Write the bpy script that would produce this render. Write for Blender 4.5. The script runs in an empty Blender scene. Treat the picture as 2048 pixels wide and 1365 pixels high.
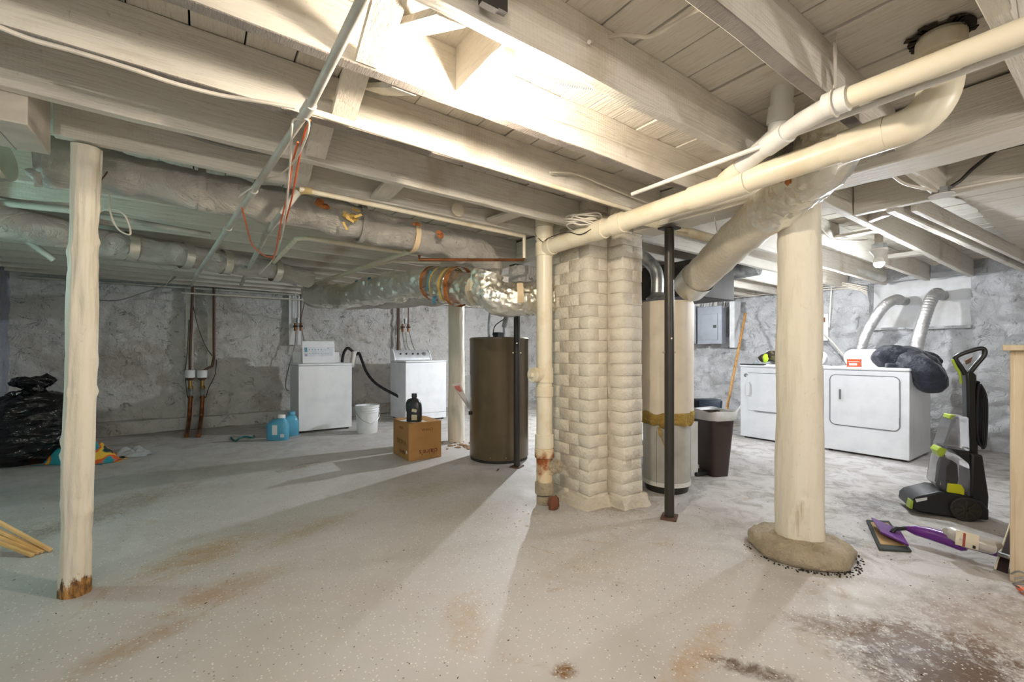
import bpy, bmesh, math, random
from mathutils import Vector, Matrix, noise
random.seed(7)
C = bpy.context.scene
COL = C.collection
PI = math.pi
# ------------------------------------------------------------------ camera, world, exposure
F_ = 890.0; CH = 1.10; TH = math.radians(54.9)
VX, VY = math.cos(TH), math.sin(TH)
cam_d = bpy.data.cameras.new('camera'); cam = bpy.data.objects.new('camera', cam_d); COL.objects.link(cam)
cam.location = (0, 0, CH); cam.rotation_euler = (PI/2, 0, TH - PI/2)
cam_d.sensor_width = 36; cam_d.lens = 36*F_/2048; cam_d.shift_y = 19.5/2048; cam_d.clip_start = 0.02
C.camera = cam
C.view_settings.view_transform = 'Standard'; C.view_settings.look = 'None'
C.view_settings.gamma = 1; C.view_settings.use_curve_mapping = False
C.view_settings.exposure = 0.0
W = bpy.data.worlds.new('world'); C.world = W; W.use_nodes = True
W.node_tree.nodes['Background'].inputs[0].default_value = (0.9, 0.95, 1, 1)
W.node_tree.nodes['Background'].inputs[1].default_value = 0.02
# lamps: (x, y, z of the bulb, colour, watts)
LAMPS = dict(main=((0.823, 1.24, 1.955), (1, 0.87, 0.71), 58),
             right=((4.45, 1.225, 1.80), (0.86, 0.93, 1.0), 42),
             wall=((5.75, 2.15, 1.84), (0.93, 0.96, 1.0), 40),
             rear=((4.15, 4.75, 1.84), (0.90, 0.95, 1.0), 135),
             left=((-1.40, 3.38, 1.55), (0.52, 1.0, 0.92), 17),
             back=((-0.75, -0.95, 1.55), (1, 0.93, 0.84), 68),  # added fill bulb behind the camera, not a known lamp
             back2=((2.3, -1.0, 1.60), (1, 0.94, 0.87), 40))  # second added fill bulb, out of view on the right

# ------------------------------------------------------------------ pixel -> place helpers
def ray(px, py):
    a = (px-1024)/F_; b = (702-py)/F_
    return VX+a*VY, VY-a*VX, b
def P(px, py, d):
    r = ray(px, py); return Vector((r[0]*d, r[1]*d, CH+r[2]*d))
def PZ(px, py, z=0.0):
    return P(px, py, (z-CH)/ray(px, py)[2])
def PX(px, py, x):
    return P(px, py, x/ray(px, py)[0])
def PY(px, py, y):
    return P(px, py, y/ray(px, py)[1])
IMG = TH - PI/2       # rotation that lines local x up with the picture's right

# ------------------------------------------------------------------ mesh builder
def nz(p, s, seed=0.0):
    return noise.noise(Vector((p[0]*s+seed, p[1]*s-seed*1.7, p[2]*s+seed*.3)))
class G:
    def __init__(s): s.v = []; s.f = []
    def add(s, vs, fs, M=None):
        n = len(s.v)
        for v in vs: s.v.append(tuple(M @ Vector(v)) if M is not None else tuple(v))
        for f in fs: s.f.append(tuple(i+n for i in f))
        return s
    def box(s, c, d, rz=0, M=None, rot=None):
        x, y, z = d[0]/2, d[1]/2, d[2]/2
        vs = [(i*x, j*y, k*z) for i in (-1, 1) for j in (-1, 1) for k in (-1, 1)]
        T = Matrix.Translation(Vector(c)) @ (rot.to_4x4() if rot is not None else Matrix.Rotation(rz, 4, 'Z'))
        if M is not None: T = M @ T
        return s.add(vs, [(0,1,3,2),(4,6,7,5),(0,4,5,1),(2,3,7,6),(0,2,6,4),(1,5,7,3)], T)
    def bx(s, x0, x1, y0, y1, z0, z1, M=None):
        return s.box(((x0+x1)/2, (y0+y1)/2, (z0+z1)/2), (x1-x0, y1-y0, z1-z0), M=M)
    def beam(s, p0, p1, w, h, n=1, jit=0.0, up=(0, 0, 1)):
        p0 = Vector(p0); p1 = Vector(p1); t = (p1-p0).normalized(); u = Vector(up)
        sd = t.cross(u).normalized(); u = sd.cross(t).normalized()
        vs = []
        for i in range(n+1):
            c = p0.lerp(p1, i/n)
            for a, b in ((-1, -1), (1, -1), (1, 1), (-1, 1)):
                q = c + sd*a*w/2 + u*b*h/2
                if jit: q = q + sd*nz(q, 3, 1)*jit + u*nz(q, 3, 9)*jit
                vs.append(q)
        fs = [(3, 2, 1, 0), tuple(4*n+k for k in (0, 1, 2, 3))]
        for i in range(n):
            for k in range(4):
                a = 4*i+k; b = 4*i+(k+1) % 4
                fs.append((a, b, b+4, a+4))
        return s.add(vs, fs)
    def tube(s, pts, r, seg=10, cap=True, ell=1.0, fn=None, closed=False):
        pts = [Vector(p) for p in pts]; n = len(pts)
        rr = r if isinstance(r, (list, tuple)) else [r]*n
        tans = []
        for i in range(n):
            if closed: t = pts[(i+1) % n]-pts[i-1]
            else: t = pts[min(i+1, n-1)]-pts[max(i-1, 0)]
            tans.append(t.normalized() if t.length > 1e-9 else Vector((0, 0, 1)))
        ref = Vector((0, 0, 1)) if abs(tans[0].z) < 0.95 else Vector((0, 1, 0))
        u = (ref - tans[0]*ref.dot(tans[0])).normalized()
        vs = []
        for i in range(n):
            u = (u - tans[i]*u.dot(tans[i])).normalized(); w = tans[i].cross(u)
            for k in range(seg):
                a = 2*PI*k/seg; q = pts[i] + u*math.cos(a)*rr[i]*ell + w*math.sin(a)*rr[i]
                if fn: q = fn(q, pts[i], i, k)
                vs.append(q)
        fs = []
        for i in range(n if closed else n-1):
            j = (i+1) % n
            for k in range(seg):
                fs.append((i*seg+k, i*seg+(k+1) % seg, j*seg+(k+1) % seg, j*seg+k))
        if cap and not closed:
            fs.append(tuple(range(seg-1, -1, -1))); fs.append(tuple((n-1)*seg+k for k in range(seg)))
        return s.add(vs, fs)
    def lathe(s, prof, c=(0, 0, 0), seg=24, M=None, fn=None, cap=True):
        n = len(prof); vs = []
        for (r, z) in prof:
            for k in range(seg):
                a = 2*PI*k/seg; q = Vector((c[0]+r*math.cos(a), c[1]+r*math.sin(a), c[2]+z))
                if fn: q = fn(q, a)
                vs.append(q)
        fs = [(i*seg+k, i*seg+(k+1) % seg, (i+1)*seg+(k+1) % seg, (i+1)*seg+k) for i in range(n-1) for k in range(seg)]
        if cap:
            fs.append(tuple(range(seg-1, -1, -1))); fs.append(tuple((n-1)*seg+k for k in range(seg)))
        return s.add(vs, fs, M)
    def prism(s, poly, t0, t1, M=None, plane='xz'):
        def m(p, t):
            return (p[0], t, p[1]) if plane == 'xz' else ((p[0], p[1], t) if plane == 'xy' else (t, p[0], p[1]))
        n = len(poly)
        vs = [m(p, t0) for p in poly]+[m(p, t1) for p in poly]
        fs = [tuple(range(n)), tuple(range(2*n-1, n-1, -1))]+[(i, i+n, (i+1) % n+n, (i+1) % n) for i in range(n)]
        return s.add(vs, fs, M)
    def grid(s, fn, nu, nv):
        vs = [fn(i/nu, j/nv) for i in range(nu+1) for j in range(nv+1)]
        fs = [(i*(nv+1)+j, (i+1)*(nv+1)+j, (i+1)*(nv+1)+j+1, i*(nv+1)+j+1) for i in range(nu) for j in range(nv)]
        return s.add(vs, fs)
    def blob(s, c, r, nu=20, nv=14, fn=None, M=None):
        c = Vector(c); vs = []
        for j in range(nv+1):
            ph = PI*j/nv
            for i in range(nu):
                a = 2*PI*i/nu
                n_ = Vector((math.sin(ph)*math.cos(a), math.sin(ph)*math.sin(a), -math.cos(ph)))
                k = fn(n_) if fn else 1.0
                vs.append(c+Vector((n_.x*r[0]*k, n_.y*r[1]*k, n_.z*r[2]*k)))
        fs = [(j*nu+i, j*nu+(i+1) % nu, (j+1)*nu+(i+1) % nu, (j+1)*nu+i) for j in range(nv) for i in range(nu)]
        return s.add(vs, fs, M)

MESH_ANGLE = 40
def mkmesh(name, g, mat, ang=MESH_ANGLE, fix=True, jitter=0):
    me = bpy.data.meshes.new(name); me.from_pydata([tuple(v) for v in g.v], [], g.f)
    if fix:
        b = bmesh.new(); b.from_mesh(me); bmesh.ops.remove_doubles(b, verts=b.verts, dist=1e-6)
        bmesh.ops.recalc_face_normals(b, faces=b.faces); b.to_mesh(me); b.free()
    me.materials.append(mat)
    for p in me.polygons: p.use_smooth = True
    me.set_sharp_from_angle(angle=math.radians(ang))
    return me
def obj(name, g, mat, parent=None, ang=MESH_ANGLE, bevel=0, local=False, fix=True, kind=None, seg=2):
    """one mesh object; g is in world space unless local; under a parent it is moved to the parent's frame"""
    me = mkmesh(name, g, mat, ang, fix)
    o = bpy.data.objects.new(name, me); COL.objects.link(o)
    if parent is not None:
        o.parent = parent
        if not local: me.transform(mworld(parent).inverted())
    elif not local:
        vs = [v.co for v in me.vertices]
        mn = Vector([min(v[i] for v in vs) for i in range(3)]); mx = Vector([max(v[i] for v in vs) for i in range(3)])
        c = (mn+mx)/2; c.z = mn.z
        me.transform(Matrix.Translation(-c)); o.location = c
    if bevel:
        m = o.modifiers.new('bevel', 'BEVEL'); m.width = bevel; m.segments = seg; m.limit_method = 'ANGLE'; m.angle_limit = math.radians(35)
    if kind: o['kind'] = kind
    return o
def mworld(o):
    M = Matrix.Translation(o.location) @ o.rotation_euler.to_matrix().to_4x4()
    if o.parent: M = mworld(o.parent) @ M
    return M
def tag(o, label, cat, group=None, kind=None):
    o['label'] = label; o['category'] = cat
    if group: o['group'] = group
    if kind: o['kind'] = kind
    return o
def thing(name, label, cat, loc=(0, 0, 0), rz=0, group=None):
    o = bpy.data.objects.new(name, None); COL.objects.link(o); o.empty_display_size = .1
    o.location = loc; o.rotation_euler = (0, 0, rz)
    return tag(o, label, cat, group)
def struct(name, g, mat, **k):
    o = obj(name, g, mat, **k); o['kind'] = 'structure'; return o

# ------------------------------------------------------------------ materials
class N:
    def __init__(s, name):
        s.m = bpy.data.materials.new(name); s.m.use_nodes = True; s.t = s.m.node_tree; s.b = s.t.nodes['Principled BSDF']
        s.tc = s.t.nodes.new('ShaderNodeTexCoord')
    def n(s, ty, **k):
        x = s.t.nodes.new(ty)
        for a, b in k.items(): setattr(x, a, b)
        return x
    def L(s, a, b): s.t.links.new(a, b)
    def inp(s, sock, v):
        if hasattr(v, 'is_output'): s.L(v, sock)
        elif v is not None: sock.default_value = v
    def math(s, op, a, b=None, c=None, clamp=False):
        x = s.n('ShaderNodeMath', operation=op, use_clamp=clamp)
        s.inp(x.inputs[0], a); s.inp(x.inputs[1], b)
        if c is not None: s.inp(x.inputs[2], c)
        return x.outputs[0]
    def map(s, scale=(1, 1, 1), coord='Object', loc=(0, 0, 0), rot=(0, 0, 0)):
        x = s.n('ShaderNodeMapping'); s.L(s.tc.outputs[coord], x.inputs[0])
        x.inputs['Scale'].default_value = scale; x.inputs['Location'].default_value = loc; x.inputs['Rotation'].default_value = rot
        return x.outputs[0]
    def world(s):
        return s.n('ShaderNodeNewGeometry').outputs['Position']
    def noise(s, vec, scale, detail=5, rough=.55, dist=0):
        x = s.n('ShaderNodeTexNoise'); s.L(vec, x.inputs['Vector'])
        x.inputs['Scale'].default_value = scale; x.inputs['Detail'].default_value = detail
        x.inputs['Roughness'].default_value = rough; x.inputs['Distortion'].default_value = dist
        return x.outputs[0]
    def vor(s, vec, scale, feature='F1', out=0):
        x = s.n('ShaderNodeTexVoronoi', feature=feature); s.L(vec, x.inputs['Vector']); x.inputs['Scale'].default_value = scale
        return x.outputs[out]
    def ramp(s, v, a, b, lo=0.0, hi=1.0):
        x = s.n('ShaderNodeMapRange'); x.clamp = True
        s.inp(x.inputs[0], v); x.inputs[1].default_value = a; x.inputs[2].default_value = b
        x.inputs[3].default_value = lo; x.inputs[4].default_value = hi
        return x.outputs[0]
    def mix(s, f, a, b, mode='MIX'):
        x = s.n('ShaderNodeMix', data_type='RGBA', blend_type=mode)
        s.inp(x.inputs[0], f)
        for k, v in ((6, a), (7, b)):
            if hasattr(v, 'is_output'): s.L(v, x.inputs[k])
            else: x.inputs[k].default_value = (*v[:3], 1)
        return x.outputs[2]
    def bump(s, h, strength=.3, dist=.01, prev=None):
        x = s.n('ShaderNodeBump'); s.L(h, x.inputs['Height']); x.inputs['Strength'].default_value = strength
        x.inputs['Distance'].default_value = dist
        if prev is not None: s.L(prev, x.inputs['Normal'])
        return x.outputs[0]
    def out(s, col=None, rough=None, metal=None, normal=None, **k):
        b = s.b
        if col is not None:
            if hasattr(col, 'is_output'): s.L(col, b.inputs['Base Color'])
            else: b.inputs['Base Color'].default_value = (*col[:3], 1)
        if rough is not None: s.inp(b.inputs['Roughness'], rough)
        if metal is not None: s.inp(b.inputs['Metallic'], metal)
        if normal is not None: s.L(normal, b.inputs['Normal'])
        for a, v in k.items(): s.inp(b.inputs[a.replace('_', ' ')], v)
        return s.m
def lin(r, g, b):
    f = lambda c: (c/255/12.92) if c <= 10 else ((c/255+.055)/1.055)**2.4
    return (f(r), f(g), f(b))
def pm(name, col, rough=.55, metal=0.0, col2=None, vs=6, va=(.45, .7), bump=.15, bs=60, bd=.004, stretch=(1, 1, 1), coord='Object', detail=6, **k):
    m = N(name); v = m.map(stretch, coord)
    if col2 is None: col2 = tuple(c*.78 for c in col)
    c = m.mix(m.ramp(m.noise(v, vs, detail), *va), col, col2)
    nn = m.bump(m.noise(v, bs, 4), bump, bd) if bump else None
    return m.out(c, rough, metal, nn, **k)
def painted(name, col, dirt, stretch=(1, 1, 1), rough=.6, grain=.35, gs=30, dirt_r=(.56, .74), coarse=0, bd=.02, saw=None):
    """brushed-on paint over rough stuff: broad stains, grime specks, knots and grain relief"""
    m = N(name); v = m.map(stretch); w = m.map((1, 1, 1))
    big = m.ramp(m.noise(w, 2.2, 6, .65, .4), *dirt_r)
    sp = m.ramp(m.noise(w, 22, 6, .75, .8), .62, .72)
    gr = m.ramp(m.noise(v, gs, 6, .65), .52, .68)
    c = m.mix(m.math('MULTIPLY', big, .6), col, dirt)
    c = m.mix(m.math('MULTIPLY', gr, .28), c, dirt)
    c = m.mix(m.math('MULTIPLY', sp, .45), c, tuple(x*.6 for x in dirt))
    h = m.math('ADD', m.noise(v, gs, 8, .65), m.math('MULTIPLY', m.noise(w, 9, 5), .9))
    if coarse: h = m.math('ADD', h, m.math('MULTIPLY', m.noise(w, 55, 5, .7), coarse))
    nn = m.bump(h, grain, bd)
    if saw:
        ws = m.n('ShaderNodeTexWave', wave_type='BANDS', bands_direction=saw); m.L(w, ws.inputs[0])
        ws.inputs['Scale'].default_value = 22; ws.inputs['Distortion'].default_value = 3; ws.inputs['Detail'].default_value = 3; ws.inputs['Detail Scale'].default_value = .6
        k = m.math('MULTIPLY', ws.outputs['Fac'], m.ramp(m.noise(w, 1.6, 2), .42, .6))
        nn = m.bump(k, .14, .004, nn)
        c = m.mix(m.math('MULTIPLY', m.math('MULTIPLY', k, -1.0) if False else m.ramp(k, 0, 1, .05, 0), 1.0), c, dirt)
    return m.out(c, rough, 0, nn)
CREAM = lin(226, 220, 208)
M_joist = painted('painted_joist_wood', CREAM, lin(176, 160, 136), (1.2, 22, 22), gs=3, grain=.6, saw='X')
M_joist_y = painted('painted_beam_wood', CREAM, lin(170, 158, 138), (22, 1.2, 22), gs=3, grain=.6, saw='Y')
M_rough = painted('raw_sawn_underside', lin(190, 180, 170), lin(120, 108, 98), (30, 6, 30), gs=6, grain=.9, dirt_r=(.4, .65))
M_plank = painted('painted_subfloor', lin(220, 213, 200), lin(158, 140, 114), (18, 1.2, 18), gs=4, grain=.6, dirt_r=(.58, .8))
M_dark = pm('dark_void', (.03, .026, .022), .9, bump=0)
M_post = painted('painted_log', lin(230, 222, 204), lin(200, 184, 154), (7, 7, 1.1), gs=4, grain=.35, dirt_r=(.6, .85))
def rotten(m):
    nt = m.node_tree; n = nt.nodes; b = n['Principled BSDF']; src = b.inputs['Base Color'].links[0].from_socket
    m2 = N.__new__(N); m2.m = m; m2.t = nt; m2.b = b; m2.tc = n['Texture Coordinate']
    sp = m2.n('ShaderNodeSeparateXYZ'); m2.L(m2.world(), sp.inputs[0])
    v = m2.map((1, 1, .35)); h = m2.math('ADD', sp.outputs[2], m2.math('MULTIPLY', m2.noise(v, 22, 6, .7), -.26))
    f = m2.ramp(h, -.075, -.055, 1, 0)
    rot = m2.mix(m2.ramp(m2.noise(v, 40, 6, .7), .4, .6), lin(190, 140, 74), lin(84, 56, 30))
    m2.L(m2.mix(f, src, rot), b.inputs['Base Color']); return m
M_logrot = rotten(painted('painted_log_rotten', lin(230, 222, 204), lin(200, 184, 154), (7, 7, 1.1), gs=4, grain=.35, dirt_r=(.6, .85)))
M_brick = painted('painted_brick', lin(230, 221, 204), lin(196, 180, 156), gs=14, grain=.8, coarse=.4, dirt_r=(.58, .85))
M_mortar = painted('painted_mortar', lin(216, 206, 188), lin(168, 150, 126), gs=20, grain=1)
M_pvc = pm('painted_plastic_pipe', lin(232, 222, 198), .38, col2=lin(214, 196, 160), va=(.5, .75), bump=.08, bs=20)
M_pvcw = pm('white_plastic_pipe', lin(228, 226, 220), .35, bump=.05)
M_white = pm('white_enamel', lin(236, 237, 240), .28, col2=lin(226, 228, 232), bump=0)
M_white2 = pm('white_plastic', lin(232, 233, 234), .4, col2=lin(214, 214, 212), bump=0)
M_grayline = pm('grey_seam', lin(120, 122, 126), .5, bump=0)
M_black = pm('black_plastic', (.012, .012, .013), .35, bump=0)
M_blackm = pm('black_rubber', (.02, .018, .017), .6, bump=.1)
M_steel = pm('dark_painted_steel', lin(62, 58, 52), .4, .4, bump=.1)
M_bolt = pm('bolt_metal', lin(200, 190, 170), .3, 1, bump=0)
M_galv = pm('galvanised_metal', lin(170, 172, 172), .38, .9, col2=lin(120, 122, 124), vs=12, bump=.2)
M_cable = pm('white_cable', lin(222, 214, 200), .5, bump=0)
M_cablegray = pm('grey_cable', lin(150, 148, 142), .5, bump=0)
M_orange = pm('orange_cable', lin(224, 110, 62), .5, bump=0)
M_copper = pm('dull_copper', lin(150, 96, 62), .45, .8, col2=lin(96, 66, 48), bump=.1)
M_brownpipe = pm('brown_iron_pipe', lin(98, 70, 56), .6, .2, bump=.2)
M_graypipe = pm('grey_painted_pipe', lin(196, 194, 184), .45, .05, col2=lin(164, 162, 152), bump=.1)
M_rust = pm('rusty_cast_iron', lin(226, 206, 170), .7, .1, col2=lin(150, 84, 34), vs=7, va=(.44, .56), bump=.5, bs=25)

def foil_mat(name, col, col2, rough=.3, metal=.85, s=9, bs=.9, bd=.03):
    m = N(name); v = m.map()
    n1 = m.noise(v, s, 7, .7, 1.6)
    h = m.math('ADD', m.math('MULTIPLY', m.math('ABSOLUTE', m.math('SUBTRACT', n1, .5)), 2.2), m.math('MULTIPLY', m.vor(v, s*2.2, 'DISTANCE_TO_EDGE'), .6))
    c = m.mix(m.ramp(m.noise(v, 3, 5), .42, .65), col, col2)
    return m.out(c, rough, metal, m.bump(h, bs, bd))
M_foil = foil_mat('crinkled_foil', lin(240, 238, 230), lin(220, 214, 196), .28, .85, 9, .35, .01)
M_foil2 = foil_mat('bright_flex_foil', lin(232, 232, 232), lin(205, 205, 205), .25, .85, 14, .5, .012)
M_wrap = foil_mat('painted_wrap', lin(226, 220, 208), lin(206, 200, 192), .5, .10, 6, .9, .05)
M_wrapc = foil_mat('painted_flex_wrap', lin(226, 216, 196), lin(208, 196, 174), .42, .12, 8, .5, .02)
M_insul = pm('torn_insulation', lin(190, 120, 66), .95, col2=lin(140, 76, 40), bump=1, bs=40, bd=.02)
M_fiber = pm('yellow_fibreglass', lin(188, 158, 84), .95, col2=lin(142, 112, 50), bump=1, bs=50, bd=.02)
M_tapeb = pm('blue_tape', lin(70, 120, 140), .6, bump=0)
M_tapey = pm('yellow_tape', lin(214, 178, 96), .6, bump=0)
M_tapec = pm('cream_tape', lin(222, 198, 160), .6, bump=0)

def wall_mat(name, col, dirt, dirt_amt=.8, dr=(.5, .66), bs=7, crev=.6):
    m = N(name); v = m.map()
    a = m.ramp(m.noise(v, 1.5, 7, .65, .8), *dr)
    sp = m.ramp(m.noise(v, 15, 7, .78, 1.8), .60, .70)
    # thin curved trowel hollows, their shade darkened into the colour
    n1 = m.noise(v, 4.5, 4, .6, 1.4)
    cr = m.ramp(m.math('ABSOLUTE', m.math('SUBTRACT', n1, .5)), 0, .012, 1, 0)
    cr = m.math('MULTIPLY', cr, m.ramp(m.noise(v, 6, 3), .48, .56))
    c = m.mix(m.math('MULTIPLY', a, dirt_amt), col, dirt)
    c = m.mix(m.math('MULTIPLY', sp, .4), c, tuple(x*.4 for x in dirt))
    c = m.mix(m.math('MULTIPLY', cr, crev), c, tuple(x*.35 for x in dirt))
    h = m.math('ADD', m.noise(v, bs, 8, .65, 1.2), m.math('MULTIPLY', m.noise(v, 30, 6, .7), .4))
    h = m.math('SUBTRACT', h, m.math('MULTIPLY', cr, .25))
    return m.out(c, .8, 0, m.bump(h, 1.0, .06))
M_wall = wall_mat('lime_washed_plaster', lin(228, 225, 221), lin(172, 156, 138), .8, (.5, .74))
M_wallr = wall_mat('white_washed_rubble', lin(230, 231, 233), lin(186, 182, 178), .7, (.5, .75), 9, .45)
M_wallblue = wall_mat('bluish_plaster', lin(196, 206, 222), lin(160, 160, 168), .6)
M_panelp = pm('smooth_plaster', lin(226, 226, 226), .75, col2=lin(208, 206, 202), bump=.2, bs=12)

def floor_mat():
    m = N('painted_speckled_concrete'); w = m.world()
    sep = m.n('ShaderNodeSeparateXYZ'); m.L(w, sep.inputs[0]); X, Y = sep.outputs[0], sep.outputs[1]
    n1 = m.noise(w, .9, 5, .6, .3); n2 = m.noise(w, 5, 7, .68, .8); n3 = m.noise(w, 38, 4, .7)
    base = m.mix(m.ramp(n1, .38, .66), lin(196, 193, 191), lin(180, 174, 168))
    # dusty grime that thickens to the right and the rear, where the paint is worn
    far = m.ramp(m.math('ADD', X, m.math('MULTIPLY', Y, -.1)), 1.9, 3.2)
    rear = m.ramp(Y, 3.8, 6.5)
    worn = m.math('MAXIMUM', far, m.math('MULTIPLY', rear, .55))
    g = m.math('MULTIPLY', m.ramp(n2, .46, .66), worn)
    base = m.mix(m.math('MULTIPLY', g, .75), base, lin(118, 108, 96))
    base = m.mix(m.math('MULTIPLY', m.ramp(m.noise(w, 9, 8, .8, 1.5), .6, .68), m.math('MULTIPLY', worn, .5)), base, lin(74, 68, 62))
    # faint brown scuffs everywhere
    base = m.mix(m.math('MULTIPLY', m.ramp(m.noise(w, 3.6, 7, .7, 1.0), .60, .72), .55), base, lin(160, 132, 92))
    # stains with a place of their own
    st1 = m.noise(w, 7, 8, .75, 1.4); st2 = m.noise(w, 30, 6, .8, 1.0)
    def stain(px, py, rx, ry, ang, col, amt, base, lo=.40, hi=.6):
        c = PZ(px, py)
        mp = m.n('ShaderNodeMapping', vector_type='TEXTURE'); m.L(w, mp.inputs[0])
        mp.inputs['Location'].default_value = c; mp.inputs['Rotation'].default_value = (0, 0, math.radians(ang)); mp.inputs['Scale'].default_value = (rx, ry, 1)
        ln = m.n('ShaderNodeVectorMath', operation='LENGTH'); m.L(mp.outputs[0], ln.inputs[0])
        k = m.ramp(ln.outputs['Value'], .25, 1, 1, 0)
        f = m.math('MULTIPLY', m.ramp(m.math('ADD', m.math('ADD', m.math('MULTIPLY', st1, .55), m.math('MULTIPLY', st2, .45)), m.math('MULTIPLY', k, .16)), .52, .70), m.ramp(k, 0, .5))
        return m.mix(m.math('MULTIPLY', f, amt*.75, clamp=True), base, col)
    for s in ((410, 1110, .42, .22, 30, lin(168, 132, 76), .85), (450, 1180, .40, .16, 20, lin(170, 136, 84), .75), (620, 1060, .5, .12, 25, lin(160, 138, 96), .7),
              (240, 1010, .9, .3, 40, lin(140, 120, 92), .8), (270, 1290, .35, .10, 30, lin(160, 120, 74), .7),
              (595, 935, .34, .13, 20, lin(128, 108, 80), .9), (1130, 1342, .07, .05, 0, lin(120, 84, 34), 1.6), (1400, 1310, .4, .1, 10, lin(170, 136, 88), .8),
              (1870, 1320, .42, .30, -30, lin(86, 64, 42), 2.1), (1700, 1260, .35, .14, -50, lin(108, 84, 58), 1.0), (1500, 1340, .2, .06, -60, lin(86, 60, 36), 1.2),
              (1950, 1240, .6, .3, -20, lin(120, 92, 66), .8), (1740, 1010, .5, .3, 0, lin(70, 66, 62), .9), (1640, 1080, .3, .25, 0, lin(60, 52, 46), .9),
              (1250, 1010, .45, .3, 0, lin(130, 108, 82), .8), (860, 980, .6, .25, 0, lin(150, 136, 100), .6),
              (1180, 1120, .5, .3, 0, lin(178, 166, 146), .7), (930, 1240, .3, .12, 60, lin(176, 146, 104), .6), (120, 1060, .5, .2, 30, lin(110, 96, 80), .6)):
        base = stain(*s[:5], s[5], s[6], base)
    # paint flakes scattered in the coat
    v1 = m.n('ShaderNodeTexVoronoi', feature='F1'); m.L(w, v1.inputs['Vector']); v1.inputs['Scale'].default_value = 75
    sc = m.n('ShaderNodeSeparateColor'); m.L(v1.outputs['Color'], sc.inputs[0])
    dot = m.ramp(v1.outputs['Distance'], .20, .30, 1, 0)
    keep = m.math('SUBTRACT', 1.0, m.math('MULTIPLY', worn, .6))
    wsp = m.math('MULTIPLY', m.math('MULTIPLY', dot, m.math('GREATER_THAN', sc.outputs[0], .62)), keep)
    bsp = m.math('MULTIPLY', m.math('MULTIPLY', dot, m.math('LESS_THAN', sc.outputs[0], .07)), keep)
    base = m.mix(m.math('MULTIPLY', wsp, .75), base, lin(232, 228, 220))
    base = m.mix(m.math('MULTIPLY', bsp, .7), base, lin(86, 78, 70))
    h = m.math('ADD', m.math('MULTIPLY', n2, 1.0), m.math('MULTIPLY', n3, .5))
    rg = m.ramp(n2, .35, .7, .42, .75)
    return m.out(base, rg, 0, m.bump(h, .22, .012))
M_floor = floor_mat()

# ------------------------------------------------------------------ room shell
X0, X1, Y0, Y1 = -1.85, 7.1, -1.9, 7.8
K = 0.010
def cz(x): return 2.0-K*x            # underside of the joists
def sz(x): return 2.19-K*x           # underside of the boards
def fl(u, v):
    x = X0-.3+(X1-X0+.8)*u; y = Y0-.3+(Y1-Y0+.6)*v
    return (x, y, 0)
struct('floor', G().bx(X0-.3, X1+.5, Y0-.3, Y1+.3, -.1, 0), M_floor)

def rubble(n_, s, seed, amp):
    q = Vector((n_[0]*s*.8+seed, n_[2]*s*1.5, n_[1]*.3))
    q = q+Vector((noise.noise(q*1.3), noise.noise(q*1.3+Vector((5, 1, 2))), 0))*.5
    d, _ = noise.voronoi(q)
    a = 1.3*min(.45, d[1]-d[0])-.35+.5*noise.noise(Vector((n_[0]*s*.5+seed, n_[1]*s*.5, n_[2]*s*.7)))
    b = noise.noise(Vector((n_[0]*s*2.7, n_[1]*s*2.7+seed, n_[2]*s*3.1)))
    c = noise.noise(Vector((n_[0]*s*7, n_[1]*s*7, n_[2]*s*7+seed)))
    return amp*(a+.55*b+.22*c)
def wallgrid(name, axis, pos, a0, a1, sgn, mat, amp, s, step, seed, niche=None, z1=2.28):
    nu = int((a1-a0)/step); nv = int(z1/step)
    def fn(u, v):
        a = a0+(a1-a0)*u; z = z1*v
        d = rubble((a, z*.7+seed, z), s, seed, amp)
        if niche and niche[0] < a < niche[1] and niche[2] < z < niche[3]: d = -.17+.1*d
        q = pos+sgn*d
        return (q, a, z) if axis == 'x' else (a, q, z)
    g = G().grid(fn, nu, nv)
    # back skin so the wall has a body
    t = pos-sgn*.35
    if axis == 'x': g.bx(min(t, t-.02*sgn), max(t, t-.02*sgn), a0, a1, 0, z1)
    else: g.bx(a0, a1, min(t, t-.02*sgn), max(t, t-.02*sgn), 0, z1)
    return struct(name, g, mat, fix=False, ang=60)
wallgrid('wall_left', 'y', Y1, X0-.1, X1+.3, -1, M_wall, .045, 3.2, .028, 3)
wallgrid('wall_right', 'x', X1, Y0-.1, Y1+.1, -1, M_wallr, .075, 3.2, .026, 8, niche=(1.14, 2.04, 1.38, 1.975))
wallgrid('wall_far_left', 'x', X0, Y0-.1, Y1+.1, 1, M_wallblue, .03, 2.5, .06, 5)
wallgrid('wall_back', 'y', Y0, X0-.1, X1+.3, 1, M_wallr, .03, 2.5, .08, 6)
struct('trim_1', G().beam((X0, Y1-.07, .085), (3.2, Y1-.07, .085), .16, .17, 60, .03), M_wall)

ceil = struct('ceiling', G().bx(X0-.2, X1+.4, Y0-.2, Y1+.2, 2.245, 2.30), M_dark)
pw = .16; x = X0-.1; i = 0
while x < X1+.2:
    gap = .003+.004*random.random()
    dz = random.uniform(-.003, .003)
    yy = [Y0-.1, random.uniform(.5, 7), Y1+.1]
    if 3.55 < x < 6.9: pass
    for k in range(2):
        xm = x+pw/2; z = sz(xm)+dz+(.002*k)
        obj('plank', G().bx(x+gap, x+pw, yy[k], yy[k+1]-.004, z, z+.022), M_plank, ceil, bevel=.0015, seg=1)
    x += pw; i += 1

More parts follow.
